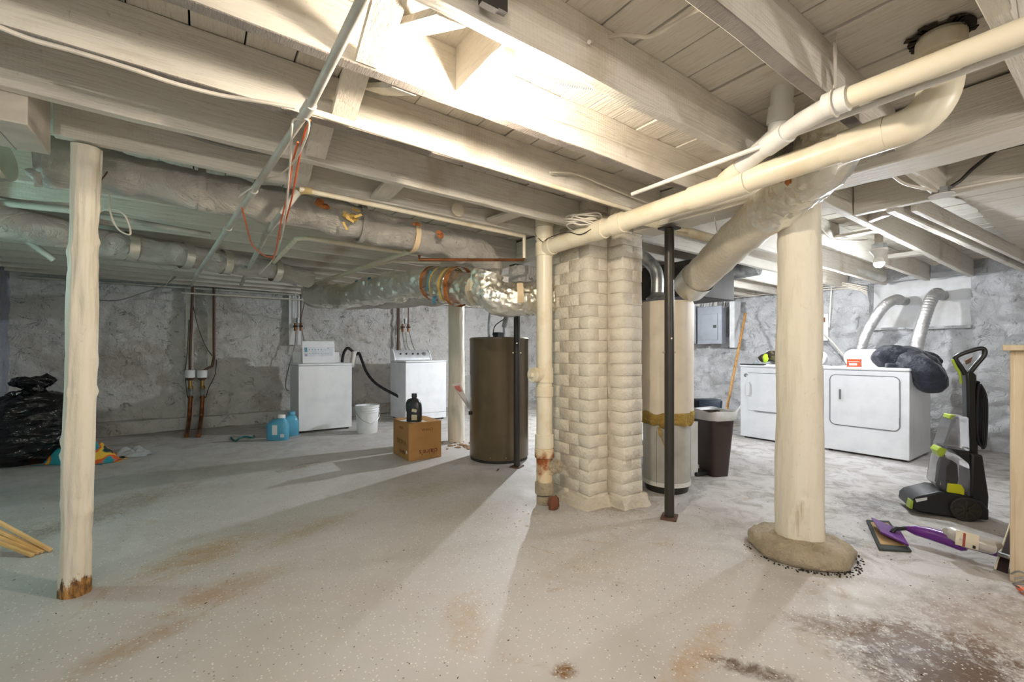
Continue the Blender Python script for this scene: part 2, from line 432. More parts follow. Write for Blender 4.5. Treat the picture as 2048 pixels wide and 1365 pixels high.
# ------------------------------------------------------------------ joists and girder
def joist(x0, y0, x1, y1, label, w=.046, dz=0, dep=.19, name='ceiling_joist', group=None, mat=None, rough=False):
    p0 = Vector((x0, y0+w/2, cz(x0)+dep/2+dz)); p1 = Vector((x1, y1+w/2, cz(x1)+dep/2+dz))
    o = obj(name, G().beam(p0, p1, w, dep-.002, 24, .006), mat or M_joist, bevel=.003, seg=1)
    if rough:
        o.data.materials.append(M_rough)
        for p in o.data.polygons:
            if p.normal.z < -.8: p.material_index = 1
    return tag(o, label, 'joist', group)
GX0, GX1 = 2.5, 2.72
main = [(.20, .20, 'cream painted joist crossing the top right corner above the white drain pipe'),
        (.625, .63, 'joist with rough grey underside that ends by the white pipe hanger at top right'),
        (1.03, 1.035, 'cream joist just right of the glowing ceiling bulb'),
        (1.41, 1.42, 'brightly lit joist just left of the glowing ceiling bulb'),
        (1.82, 1.85, 'joist with a slack white cable drooping along it and a thin white pipe under it'),
        (2.20, 2.33, 'joist over the beige duct box, second one nearer than the leaning log post'),
        (2.62, 2.66, 'joist resting on top of the leaning log post at left')]
for k, (ya, yb, lb) in enumerate(main):
    xs = -.5 if k == 6 else X0+.02
    joist(xs, ya, GX0, yb, lb, rough=k in (1, 3, 4))
# rough sawn strips on two undersides
for (ya, xa, xb) in ((.625, .6, 2.0), (1.82, -1.4, 1.6)):
    pass
ORD = 'first second third fourth fifth sixth seventh eighth ninth tenth eleventh twelfth thirteenth fourteenth fifteenth sixteenth'.split()
far_lab = 'one of the cream joists over the left rear part of the cellar'
for k in range(11):
    ya = 3.46+.4064*k
    if ya < Y1-.15: joist(X0+.02, ya, GX0, ya+.02, 'cream joist at the left rear, %s one behind the joist on the log post' % ORD[k], group='joists over the left rear of the cellar')
joist(GX1, 1.07, X1-.03, 1.10, 'long joist running from the girder to the plastered wall niche at right')
for k in range(16):
    ya = 1.46+.4064*k
    if ya < Y1-.15: joist(GX1, ya, X1-.03, ya, 'white joist beyond the girder, %s one left of the long joist reaching the wall niche' % ORD[k], group='joists between the girder and the dryer wall')
joist(GX1, .64, 3.41, .64, 'short joist stub carrying the round blank cover plate at right')
for ya, lb in ((.23, 'short joist stub between girder and header, right of the one with the cover plate'), (-.2, 'outermost short joist stub between girder and header at the far right')): joist(GX1, ya, 3.41, ya, lb)
for ya in (-.2, -.6, -1.0, -1.4): joist(X0+.02, ya, GX0, ya, 'cream joist behind the viewpoint', group='joists behind the viewpoint')
# header across the stair opening
tag(obj('stair_header', G().beam((3.44, -1.6, cz(3.44)+.09), (3.44, 1.07, cz(3.44)+.09), .05, .18, 12, .004), M_joist_y, bevel=.003),
    'cream header board under the ceiling behind the round blank cover plate', 'beam')
def girder(ya, yb, lb):
    z = cz(2.6)
    return tag(obj('girder', G().beam((2.61, ya, z+.06), (2.61, yb, z+.07), .215, .22, 20, .008), M_joist_y, bevel=.006), lb, 'beam')
girder(Y0+.02, 2.08, 'heavy cream girder resting on the thick round post with the concrete collar')
girder(2.77, Y1-.05, 'heavy girder running back from the brick chimney over the brown water heater')

# ------------------------------------------------------------------ boards between joists
def board(p0, p1, w, t, name, label, cat, group=None, mat=None, up=(0, 0, 1)):
    return tag(obj(name, G().beam(p0, p1, w, t, 4, .002, up), mat or M_plank, bevel=.002, seg=1), label, cat, group)
def bridging(ya, yb, xc, labels):
    zt, zb = sz(xc)-.015, cz(xc)+.01
    for s, lb in zip((0, 1), labels):
        a, b = ((ya, zt), (yb, zb)) if s == 0 else ((ya, zb), (yb, zt))
        board((xc+s*.12, a[0], a[1]), (xc+s*.12, b[0], b[1]), .09, .02, 'bridging_board', lb, 'brace')
bridging(1.08, 1.41, .44, ('wide diagonal bridging board just left of the bulb, brightest of its row', 'shorter crossing board behind the widest bridging board by the bulb'))
bridging(1.47, 1.82, .46, ('diagonal bridging board touching the thin white pipe, left of the bulb', 'crossing board half hidden left of the thin white pipe'))
bridging(1.88, 2.22, .44, ('shadowed diagonal bridging board beside the hanging orange wires', 'crossing board in shade just past the hanging orange wires'))
bridging(2.29, 2.63, .44, ('lowest diagonal bridging board over the pipe elbow behind the orange wires', 'crossing board next to the elbow behind the orange wires'))
board((.757, 1.09, 2.105), (.757, 1.41, 2.105), .02, .16, 'blocking_board', 'solid blocking board in front of the glowing bulb box', 'brace', up=(0, 0, 1))
board((.88, 2.27, 2.03), (.88, 2.64, 2.01), .11, .02, 'blocking_board', 'flat white blocking board above the yellow torn duct wrap', 'brace')
board((1.76, 2.33, 2.03), (1.68, 2.64, 2.01), .11, .02, 'blocking_board', 'flat white blocking board just left of the vertical white drain stack', 'brace')
tag(obj('wood_scrap', G().box((.62, .99, 2.03), (.05, .02, .06)).box((.66, .99, 2.03), (.03, .02, .05)), M_dark), 'small dark splintered wood block on the joist at top centre', 'wood scrap')

# ------------------------------------------------------------------ stair trimmer and boards at the right
s0 = Vector((3.48, .90, 1.985)); s1 = Vector((6.9, .66, 1.90))
tr = obj('stair_trimmer', G().beam(s0+Vector((0, 0, .03)), s1+Vector((0, 0, .03)), .045, .12, 12, .002), M_joist, bevel=.003)
tag(tr, 'white angled trimmer beam slanting down to the right above the upright carpet cleaner', 'beam')
tr2 = obj('stair_trimmer', G().beam(s0+Vector((.35, -.045, .03)), s1+Vector((0, -.05, .03)), .05, .03, 12, .002), M_rough, bevel=.003)  # thin grey band between the two white trimmers
tr3 = obj('stair_trimmer', G().beam(s0+Vector((.1, -.085, .02)), s1+Vector((0, -.10, .02)), .03, .10, 12, .002), M_joist, bevel=.003)
tag(tr3, 'outermost white trimmer beam beside the boarded soffit at right', 'beam')
tag(tr2, 'grey second trimmer board just behind the white angled beam at right', 'beam')
sc = thing('boarded_soffit', 'cream boarded soffit of horizontal planks at the upper right edge', 'boarding', (4.9, -.2, 2.06))
xx = 3.50; k = 0
while xx < 6.9:
    wd = .20+.03*random.random()
    obj('plank', G().bx(xx+.006, xx+wd, -1.5, .62+.02*random.random(), 2.045-K*xx, 2.065-K*xx), M_plank, sc, bevel=.002, seg=1)
    xx += wd; k += 1
obj('backing', G().bx(3.5, 6.9, -1.5, .6, 2.07, 2.10), M_dark, sc)
board((3.6, .95, 1.99), (3.75, 1.1, 2.0), .05, .05, 'wood_block', 'little white block joining trimmer and long joist at right', 'brace')
board((4.3, 1.12, 2.03), (4.3, 1.46, 2.03), .14, .02, 'blocking_board', 'flat board between joists above the cool white bulb at right', 'brace')
board((5.6, 1.12, 2.03), (5.6, 1.46, 2.03), .09, .04, 'blocking_board', 'white block between joists close to the dryer wall', 'brace')

# ------------------------------------------------------------------ logs and poles
def log(name, label, base, top, r0, r1, seed, knots=(), amp=.012, mat=None, extra=None):
    t = thing(name, label, 'post', (base[0], base[1], 0))
    n = 150; seg = 64
    pts = [Vector(base).lerp(Vector(top), i/n) for i in range(n+1)]
    rad = [r0+(r1-r0)*i/n for i in range(n+1)]
    ks = []
    for (h, a, s, d) in knots: ks.append((h, a, s, d))
    def fn(q, c, i, k):
        dv = (q-c).normalized(); a = math.atan2(dv.y, dv.x); z = q.z
        e = amp*noise.noise(Vector((math.cos(a)*1.3+seed, math.sin(a)*1.3, z*2.2))) + amp*.35*noise.noise(Vector((math.cos(a)*4+seed, math.sin(a)*4, z*5)))
        for (h, ka, s, d) in ks:
            da = (a-ka+PI) % (2*PI)-PI
            r2 = ((z-h)/s)**2+(da*r0/s)**2
            e += d*math.exp(-r2)
        if extra: e += extra(a, z)
        return q+dv*e
    g = G().tube(pts, rad, seg, fn=fn)
    obj('trunk', g, mat or M_post, t, ang=60)
    return t
kn = [(random.uniform(.1, 1.95), random.uniform(0, 2*PI), random.uniform(.012, .03), random.choice((.006, .005, .008, -.004))) for _ in range(46)]
M_postrot = pm('bare_rotten_wood', lin(176, 132, 76), .85, col2=lin(92, 62, 34), vs=30, bump=1, bs=40, bd=.01, stretch=(1, 1, .2))
lp = log('log_post', 'slim knotty cream log post with a rotten foot at left', (*P(149, 702, 2.015).xy, .0), (*P(173, 702, 1.955).xy, 1.995), .054, .049, 2, kn, .009, mat=M_logrot)
kn2 = [(random.uniform(.3, 1.9), random.uniform(0, 2*PI), random.uniform(.01, .022), random.choice((-.005, -.004, .004, -.006))) for _ in range(90)]
kn2 = [(h, a, s, d) for (h, a, s, d) in kn2]
# a hollow chipped into the foot of the thick post (towards the viewer)
FR = math.atan2(-1.10, -2.71)
def hollow(a, z):
    da = (a-FR-.05+PI) % (2*PI)-PI
    if abs(da) > .55 or z > .30 or z < .02: return 0
    k = max(0, 1-(da/.5)**2)*max(0, min(1, (.27-z+.05*math.sin(da*25))*18))
    return -k*(.014+.022*max(0, noise.noise(Vector((da*11, z*6, 3)))+.25))
RP = (2.70, 1.095)
rp = log('thick_log_post', 'thick round cream post standing in a rough concrete collar at right', (RP[0], RP[1], .0), (RP[0]+.0, RP[1]+.0, 1.915), .118, .101, 11, kn2, .010, extra=hollow)
def collar(q, a):
    r = 1+.12*noise.noise(Vector((math.cos(a)*1.6, math.sin(a)*1.6, q.z*4)))+.035*noise.noise(q*26)+.02*noise.noise(q*60)
    c = Vector((RP[0]-.005, RP[1]-.005, 0)); d = q-c; z = q.z
    d = Vector((d.x*r, d.y*r, 0)); return c+d+Vector((0, 0, z+(.022*noise.noise(q*9)+.010*noise.noise(q*30)+.005*noise.noise(q*70))*(1 if z > .02 else 0)))
M_collar = painted('rough_concrete_collar', lin(218, 202, 172), lin(128, 104, 78), gs=30, grain=1.2, coarse=1, dirt_r=(.45, .7))
obj('concrete_collar', G().lathe([(.232, 0), (.240, .012), (.245, .025), (.243, .04), (.236, .055), (.224, .066), (.21, .075), (.195, .081), (.18, .085), (.165, .088), (.15, .088), (.135, .087), (.11, .085)], (RP[0]-.005, RP[1]-.005, 0), 110, fn=collar), M_collar, rp, ang=60)
dirt = G()
for _ in range(160):
    a = random.gauss(-1.9, 1.0); r = .245+.03*abs(random.gauss(0, .6))
    s = random.uniform(.002, .006)
    dirt.box((RP[0]+math.cos(a)*r*1.02, RP[1]+math.sin(a)*r*1.02, s/2), (s*1.6, s, s), random.random()*3)
tag(obj('dirt_crumbs', dirt, M_dark, kind='stuff'), 'dark crumbs of dirt around the concrete collar of the thick post', 'dirt', kind='stuff')
log('square_post', 'grey white post between the far washer and the brown water heater', (2.55, 4.80, 0), (2.55, 4.80, 1.94), .10, .095, 21, [], .006)

def steel_pole(name, label, x, y, r, top, bz):
    t = thing(name, label, 'pole', (x, y, 0))
    obj('tube', G().tube([(x, y, .012), (x, y, top)], r, 24), M_steel, t)
    obj('base_plate', G().box((x, y, .006), (r*4, r*3.2, .012), .5), M_brownpipe, t, bevel=.002)
    obj('top_plate', G().box((x, y, top+.006), (r*3.6, r*3.2, .012), 0), M_steel, t)
    for k, (z, a) in enumerate(bz):
        b = G().tube([(x+math.cos(a)*(r-.004), y+math.sin(a)*(r-.004), z), (x+math.cos(a)*(r+.012), y+math.sin(a)*(r+.012), z)], .006, 10)
        obj('bolt', b, M_bolt, t)
    return t
bzz = [(1.18, TH+PI), (1.09, TH+PI/2), (1.09, TH-PI/2)]
steel_pole('steel_pole', 'dark steel adjustable pole standing in front of the white wrapped tank', 2.53, 1.80, .031, 1.90, bzz)
steel_pole('steel_pole', 'dark steel adjustable pole standing in front of the brown water heater', 2.46, 3.42, .030, 1.90, [(1.17, TH+PI), (1.08, TH+PI/2), (1.08, TH-PI/2)])

# ------------------------------------------------------------------ chimney of single bricks
ch = thing('chimney', 'cream painted brick chimney with a narrow projecting pilaster, centre of the cellar', 'chimney', (2.45, 2.45, 0))
obj('core', G().bx(2.2265, 2.693, 2.2365, 2.743, 0, 2.17).bx(2.4165, 2.613, 2.0965, 2.25, 0, 2.17), M_mortar, ch)
bvar = {}
def brick_mesh(L_, D_, k):
    key = (round(L_, 3), round(D_, 3), k)
    if key in bvar: return bvar[key]
    b = bmesh.new(); bmesh.ops.create_cube(b, size=1)
    for v in b.verts: v.co = Vector((v.co.x*L_, v.co.y*D_, v.co.z*.0822))
    bmesh.ops.bevel(b, geom=list(b.edges), offset=.003, segments=1, affect='EDGES')
    for v in b.verts:
        v.co += Vector((nz(v.co, 22, k*3.1), nz(v.co, 22, k*5.3+4), nz(v.co, 22, k*2.1+9)))*.004
    me = bpy.data.meshes.new('brick'); b.to_mesh(me); b.free(); me.materials.append(M_brick)
    for p in me.polygons: p.use_smooth = True
    me.set_sharp_from_angle(angle=math.radians(50))
    bvar[key] = me; return me
def brick(x0, x1, y0, y1, z, low):
    L_, D_ = x1-x0, y1-y0; rz = 0
    if D_ > L_: L_, D_ = D_, L_; rz = PI/2
    o = bpy.data.objects.new('brick', brick_mesh(L_-.0015, D_-.0015, random.randrange(4))); COL.objects.link(o); o.parent = ch
    j = .0022 if not low else .007
    o.location = Vector(((x0+x1)/2+random.uniform(-j, j), (y0+y1)/2+random.uniform(-j, j), z))-ch.location
    o.rotation_euler = (random.uniform(-j, j)*1.5, random.uniform(-j, j)*1.5, rz+random.uniform(-j, j)*2)
for i in range(26):
    z = .042+.0838*i; low = i < 6
    if i % 2 == 0:
        R_ = [(2.22, 2.32, 2.23, 2.44), (2.22, 2.32, 2.44, 2.65), (2.22, 2.44, 2.65, 2.75), (2.32, 2.41, 2.23, 2.33), (2.41, 2.62, 2.09, 2.21),
              (2.60, 2.70, 2.23, 2.44), (2.60, 2.70, 2.44, 2.65), (2.44, 2.70, 2.65, 2.75)]
    else:
        R_ = [(2.22, 2.41, 2.23, 2.33), (2.22, 2.32, 2.33, 2.54), (2.22, 2.32, 2.54, 2.75), (2.41, 2.515, 2.09, 2.23), (2.515, 2.62, 2.09, 2.23),
              (2.60, 2.70, 2.33, 2.54), (2.60, 2.70, 2.54, 2.75), (2.32, 2.60, 2.65, 2.75)]
    for r in R_: brick(*r, z, low)
def foot(u, v):
    # rough mortar skirt round the visible foot
    pts = [Vector((2.30, 2.78, 0)), Vector((2.20, 2.72, 0)), Vector((2.19, 2.21, 0)), Vector((2.39, 2.20, 0)), Vector((2.39, 2.07, 0)), Vector((2.64, 2.06, 0)), Vector((2.66, 2.2, 0))]
    t = u*(len(pts)-1); i = min(int(t), len(pts)-2); p = pts[i].lerp(pts[i+1], t-i)
    c = Vector((2.46, 2.45, 0)); o = (p-c).normalized()
    out = .035*(1-v)**1.5; z = .07*v
    q = p+o*out*(1+1.2*noise.noise(p*9)); q.z = max(0, z+.03*noise.noise(Vector((p.x*12, p.y*12, v*3)))*(v > 0))
    if v == 1: q = p+(c-p).normalized()*.05; q.z = z
    return q
obj('mortar_skirt', G().grid(foot, 140, 8), M_mortar, ch, ang=70)

# ------------------------------------------------------------------ drain pipes
def arc(pa, pm_, pb, n=8):
    pa, pm_, pb = Vector(pa), Vector(pm_), Vector(pb)
    return [pa*(1-t)**2+pm_*2*t*(1-t)+pb*t*t for t in [i/n for i in range(n+1)]]
SX, SY = 2.035, 2.49
st = thing('drain_stack', 'vertical cream drain stack with cleanout tee standing beside the brick chimney', 'pipe', (SX, SY, 0))
obj('pipe', G().tube([(SX, SY, .42), (SX, SY, 2.02)], .057, 28), M_pvc, st)
for (z0, z1, r) in ((1.78, 1.88, .064), (1.90, 1.99, .064), (.87, .98, .064), (.77, .84, .064), (.40, .50, .067)):
    obj('coupling', G().lathe([(r-.004, z0), (r, z0+.004), (r, z1-.004), (r-.004, z1)], (SX, SY, 0), 28), M_pvc, st)
obj('pipe_top', G().tube([(SX, SY, 2.0), (SX, SY, 2.17)], .066, 24), M_pvc, st)
dl = Vector((-math.sin(TH)*.8-math.cos(TH)*.6, math.cos(TH)*.8-math.sin(TH)*.6, 0)).normalized()
cl = Vector((SX, SY, .93))
cb = obj('cleanout_branch', G().tube([cl+dl*.0, cl+dl*.07, cl+dl*.10], [.05, .05, .055], 24), M_pvc, st)
obj('cleanout_cap', G().tube([cl+dl*.095, cl+dl*.115], .052, 24).box(cl+dl*.123, (.02, .028, .028), math.atan2(dl.y, dl.x)), M_pvc, cb)
ci = obj('cast_iron_section', G().lathe([(.058, .08), (.058, .42)], (SX, SY, 0), 28), M_rust, st)
for (z0, z1, r) in ((.33, .40, .070), (.07, .16, .068), (.0, .06, .056)):
    obj('iron_hub', G().lathe([(r-.006, z0), (r, z0+.006), (r, z1-.006), (r-.006, z1)], (SX, SY, 0), 28), M_rust if z0 > .2 else M_collar, st)
dr = Vector((math.sin(TH)*.8-math.cos(TH)*.45, -math.cos(TH)*.8-math.sin(TH)*.45, .62)).normalized()
b0 = Vector((SX, SY, .22))
obj('iron_branch', G().tube([b0, b0+dr*.09], .042, 20), M_rust, st)
obj('branch_plug', G().tube([b0+dr*.085, b0+dr*.13], .05, 20).tube([b0+dr*.13, b0+dr*.155], .026, 6), M_collar, st)

MXp = 2.04
md = thing('main_drain_pipe', 'big cream drain pipe slanting up from the stack to an elbow at top right', 'pipe', (MXp, 1.4, 1.8))
pA = Vector((SX, SY, 1.835)); pB = Vector((MXp, .54, 1.89))
obj('pipe', G().tube([pA, pB], .053, 28), M_pvc, md)
def along(t): return pA.lerp(pB, t)
for (t0, t1, r) in ((.02, .05, .060), (.255, .30, .061), (.335, .375, .061), (.60, .745, .060), (.93, 1.0, .061)):
    obj('coupling', G().tube([along(t0), along(t1)], r, 28), M_pvc, md)
e0 = pB; e1 = Vector((MXp, .30, 1.90)); e2 = Vector((MXp-.0, .285, 2.05))
obj('elbow', G().tube(arc(pB, Vector((MXp, .385, 1.875)), Vector((MXp, .395, 2.05)), 14), .060, 28), M_pvc, md)
obj('riser', G().tube([(MXp, .395, 2.04), (MXp, .395, 2.165)], .056, 28), M_pvc, md)
obj('riser_collar', G().lathe([(.062, 2.10), (.066, 2.105), (.066, 2.15)], (MXp, .395, 0), 28), M_pvc, md)
# branch pieces
wy = along(.665)
v1 = Vector((1.965, .875, 2.0)); v0 = Vector((1.95, .85, 2.16))
brp = thing('branch_drain', 'forked white branch drain joining the big drain pipe below the joist', 'pipe', (1.95, .9, 1.9))
obj('lower_arm', G().tube([wy, v1.lerp(wy, .0)], .040, 24), M_pvcw, brp)
obj('coupling', G().tube([wy.lerp(v1, .18), wy.lerp(v1, .45)], .046, 24), M_pvc, brp)
obj('vertical_riser', G().tube([v1+Vector((0, 0, -.02)), v0+Vector((0, 0, .02))], .042, 24), M_pvcw, brp)
obj('riser_coupling', G().tube([v1.lerp(v0, .25), v1.lerp(v0, .65)], .048, 24), M_pvcw, brp)
h0 = Vector((1.86, .745, 1.965)); h1 = Vector((1.745, .60, 1.93))
vm = wy.lerp(v1, .62)
obj('side_arm', G().tube([vm, vm.lerp(h0, .5), h0, h1], .036, 24), M_pvcw, brp)
obj('side_coupling', G().tube([vm.lerp(h0, .35), vm.lerp(h0, .75)], .042, 24), M_pvcw, brp)
up_ = thing('upper_drain_pipe', 'slimmer cream pipe leaving the frame at the upper right corner', 'pipe', (1.76, .2, 1.9))
u0 = Vector((1.735, .585, 1.927)); u1 = Vector((1.80, -1.7, 1.94))
obj('pipe', G().tube([u0, u1], .0335, 28), M_pvc, up_)
obj('coupling', G().tube([u0+Vector((.0, .04, 0)), u0.lerp(u1, .012)], .041, 24), M_pvcw, up_)
hg = G()
for k in range(9):
    a = 2*PI*k/9
hg.tube([u0+Vector((0, .01, 0))+Vector((math.cos(a)*.044, 0, math.sin(a)*.044)) for a in [2*PI*k/16 for k in range(16)]], .0035, 6, closed=True)
hg.box(u0+Vector((.0, .01, .12)), (.02, .002, .16))
hg.box(u0+Vector((.02, .012, .16)), (.018, .002, .2), .3)
obj('strap', hg, M_cable, up_)
tag(obj('supply_pipe', G().tube([(1.92, 1.60, 1.95), (1.885, -1.7, 1.955)], .0105, 14), M_pvcw), 'thin white supply pipe running diagonally just under the slimmer cream pipe', 'pipe')
hole = G()
for k in range(26):
    a = 2*PI*k/26+random.uniform(-.08, .08); r0 = .062; r1 = .085+.03*noise.noise(Vector((math.cos(a)*2, math.sin(a)*2, 1)))
    hole.box((MXp+math.cos(a)*(r0+r1)/2, .395+math.sin(a)*(r0+r1)/2, 2.164), (r1-r0, .022, .004), a)
tag(obj('torn_floor_hole', hole, pm('dark_hole_edge', (.03, .02, .012), .95, bump=1)), 'dark ragged hole in the boards around the big pipe riser at top right', 'hole')  # flat dark chips ring the riser as the edge of the hole

# ------------------------------------------------------------------ ducts
def rag(amp, s, seed=0):
    def fn(q, c, i, k):
        d = (q-c).normalized()
        return q+d*(amp*noise.noise(q*s+Vector((seed, 0, 0)))+amp*.5*noise.noise(q*s*3))
    return fn
def crumple(amp, s, seed=0, base=.01):
    """folded, sharp creases: ridged noise at two scales"""
    def fn(q, c, i, k):
        d = (q-c).normalized(); w = q+Vector((seed, 0, 0))
        a = 1-2*abs(noise.noise(w*s)); b = 1-2*abs(noise.noise(w*s*2.3+Vector((4, 4, 4))))
        v = noise.voronoi(w*s*1.3)[0]; cr = min(.5, v[1]-v[0])
        return q+d*(amp*(.35*a+.3*b+.9*cr-.5)+base*noise.noise(w*3))
    return fn
def dens(pts, n):
    """resample a path evenly"""
    pts = [Vector(p) for p in pts]; L_ = [0]
    for i in range(1, len(pts)): L_.append(L_[-1]+(pts[i]-pts[i-1]).length)
    out = []; j = 0
    for k in range(n+1):
        t = L_[-1]*k/n
        while j < len(pts)-2 and L_[j+1] < t: j += 1
        out.append(pts[j].lerp(pts[j+1], (t-L_[j])/max(1e-9, L_[j+1]-L_[j])))
    return out
def smooth_path(pts, n=10):
    pts = [Vector(p) for p in pts]; out = []
    for i in range(len(pts)-1):
        p0 = pts[max(i-1, 0)]; p1 = pts[i]; p2 = pts[i+1]; p3 = pts[min(i+2, len(pts)-1)]
        for k in range(n):
            t = k/n
            out.append(.5*((2*p1)+(-p0+p2)*t+(2*p0-5*p1+4*p2-p3)*t*t+(-p0+3*p1-3*p2+p3)*t**3))
    out.append(pts[-1]); return out
dA = thing('wrapped_duct', 'long white wrapped duct sagging below the joists behind the slim log post', 'duct', (.6, 2.98, 1.7))
pathA = smooth_path([(-.62, 2.99, 2.01), (-.3, 2.99, 2.0), (.1, 2.99, 1.98), (.5, 2.98, 1.965), (.9, 2.97, 1.935), (1.3, 2.95, 1.90), (1.62, 2.95, 1.875)], 14)
def ragA(q, c, i, k):
    d = (q-c).normalized(); sag = .012*math.sin(i*.55)+.01*math.sin(i*.23+1)
    low = max(0, -d.z)
    return q+d*(.018*noise.noise(q*7)+.008*noise.noise(q*22)+sag*low)
obj('wrap', G().tube(pathA, [.105+.006*math.sin(i*.4) for i in range(len(pathA))], 30, fn=ragA), M_wrap, dA, ang=70)
obj('elbow', G().tube(smooth_path([(1.55, 2.95, 1.88), (1.74, 2.94, 1.85), (1.83, 2.92, 1.74), (1.80, 2.90, 1.66)], 8), [.108]*24+[.11], 30, fn=rag(.014, 9, 3)), M_wrap, dA, ang=70)
obj('foil_drop', G().tube(smooth_path([(1.81, 2.91, 1.70), (1.80, 2.92, 1.60), (1.88, 2.86, 1.50), (2.05, 2.76, 1.50), (2.24, 2.64, 1.51)], 8), [.125]*33, 30) if False else G().tube(dens(smooth_path([(1.81, 2.91, 1.70), (1.80, 2.92, 1.60), (1.88, 2.86, 1.50), (2.05, 2.76, 1.50), (2.24, 2.64, 1.51)], 8), 70), .128, 72, fn=crumple(.022, 13, 6)), M_foil, dA, ang=25)
for k, (t, mt) in enumerate(((.30, M_wrap), (.66, M_wrap), (.8, M_tapec))):
    i = int(t*(len(pathA)-1)); c = pathA[i]
    obj('band', G().tube([c+Vector((-.018, 0, 0)), c+Vector((.018, 0, 0))], .118, 28, cap=False, fn=rag(.006, 9)), mt, dA)
for (px, py, d, s) in ((640, 408, 2.62, .03), (702, 436, 2.72, .03), (832, 448, 2.95, .018), (882, 470, 3.02, .026)):
    c = P(px, py, d); g = G()
    for q in range(5): g.blob(c+Vector((random.uniform(-s, s), random.uniform(-.01, .01), random.uniform(-s, s)*.6)), (s*.8, s*.35, s*.5), 8, 6, fn=lambda n_: 1+.4*nz(n_, 3, q))
    obj('torn_patch', g, M_insul if px != 702 else M_fiber, dA)
g = G()
for (px, py, a) in ((700, 440, .4), (716, 432, -.5), (690, 452, 1.1), (712, 420, .2), (693, 430, .9)):
    c = P(px, py, 2.70); g.box(c, (.05, .004, .014), a, rot=Matrix.Rotation(a, 3, 'Y'))
obj('torn_flap', g, M_tapey, dA)
g = G().tube(smooth_path([P(60, 345, 2.0), P(72, 355, 1.98), P(78, 372, 1.98)], 5), [.022]*6+[.016]*5, 10, fn=rag(.008, 20))
obj('dangling_end', g, M_wrap, dA)
# foil duct running back along the y axis
dB = thing('foil_duct', 'silver foil duct patched with blue and yellow tape, running back toward the washers', 'duct', (1.5, 4.2, 1.5))
pathB = smooth_path([P(625, 590, 5.7), P(700, 590, 4.9), P(780, 578, 4.25), P(850, 566, 3.85), P(905, 572, 3.6), P(955, 580, 3.45)], 9)
obj('foil_wrap', G().tube(dens(pathB, 210), [.135+.008*math.sin(i*.24) for i in range(211)], 70, fn=crumple(.022, 11, 2, .03)), M_foil, dB, ang=25)
def bandB(i, w, mt, r=.155, nm='tape_band', arc_=None):
    c = pathB[i]; t = (pathB[i+1]-pathB[i-1]).normalized()
    obj(nm, G().tube([c-t*w/2, c, c+t*w/2], r, 28, cap=False, fn=rag(.010, 8, 2)), mt, dB)
bandB(36, .03, M_tapey, .150); bandB(38, .05, M_insul, .158, 'torn_insulation_band'); bandB(30, .045, M_insul, .146, 'torn_insulation_band'); bandB(33, .022, M_tapey, .150)
def patchB(px, py, d, w, h, ang, mt):
    c = P(px, py, d); M = Matrix.Translation(c) @ Matrix.Rotation(IMG, 4, 'Z') @ Matrix.Rotation(ang, 4, 'Y')
    def f(u, v): return M @ Vector(((u-.5)*w, .012*((v-.5)*2)**2*2, (v-.5)*h))
    g = G().grid(f, 3, 6)
    def f2(u, v): return M @ Vector(((u-.5)*w, .004+.012*((v-.5)*2)**2*2, (v-.5)*h))
    g.grid(f2, 3, 6)
    obj('tape_patch', g, mt, dB, fix=False)
for a in ((858, 560, 3.60, .028, .16, .2, M_tapeb), (740, 565, 4.30, .03, .11, -.3, M_tapeb), (712, 566, 4.62, .03, .06, .2, M_tapeb), (672, 572, 4.98, .06, .03, .1, M_tapeb), (868, 600, 3.58, .03, .06, 0, M_tapeb), (726, 575, 4.45, .02, .08, -.5, M_tapey), (1041, 585, 3.17, .045, .14, -.05, M_tapec)):
    patchB(*a)
dC2 = thing('flat_wrapped_duct', 'flattened white wrapped duct bulging below the patched foil duct', 'duct', (1.6, 4.3, 1.4))
pathC = smooth_path([P(628, 605, 5.9), P(700, 606, 5.2), P(780, 604, 4.6), P(850, 596, 4.1), P(930, 588, 3.75)], 8)
obj('wrap', G().tube(pathC, .13, 24, ell=.55, fn=rag(.02, 6, 8)), M_wrap, dC2, ang=70)
dT = thing('rear_duct', 'thin white wrapped duct under the far left joists, lit greenish', 'duct', (0, 4.9, 1.7))
pathT = smooth_path([PZ(-160, 405, 1.885), PZ(30, 447, 1.885), PZ(200, 484, 1.885), PZ(330, 505, 1.885), PZ(450, 525, 1.88), PZ(560, 543, 1.87), PZ(620, 560, 1.83)], 9)
obj('wrap', G().tube(pathT, [.105-.00035*i for i in range(len(pathT))], 24, fn=rag(.016, 7, 5)), M_wrap, dT, ang=70)
for i in (22, 30, 36, 44):
    c = pathT[i]; t = (pathT[i+1]-pathT[i-1]).normalized()
    obj('foil_band', G().tube([c-t*.03, c+t*.03], .108, 24, cap=False, fn=rag(.01, 9)), M_foil, dT)
g = G()
for k in range(5):
    c = P(615+random.uniform(-10, 10), 560+random.uniform(-14, 14), 5.6); g.box(c, (.07, .01, .03), random.random()*3, rot=Matrix.Rotation(random.random()*3, 3, 'Y'))
obj('blue_tape', g, pm('bright_blue_tape', lin(30, 90, 150), .5, bump=0), dT)
dD = thing('round_duct', 'fat painted flexible duct with torn silver foil bending up beside the thick post', 'duct', (2.6, 1.4, 1.6))
pathD = smooth_path([(3.10, 2.02, 1.60), (2.97, 1.80, 1.69), (2.70, 1.42, 1.80), (2.44, 1.04, 1.89), (2.33, .86, 1.95), (2.30, .80, 2.05), (2.31, .79, 2.17)], 10)
obj('flex_wrap', G().tube(pathD[:38], [.118]*38, 32, fn=rag(.008, 9, 4)), M_wrapc, dD, ang=70)
obj('foil_elbow', G().tube(dens(pathD[26:], 70), .125, 72, fn=crumple(.016, 13, 7, .02)), M_foil, dD, ang=25)
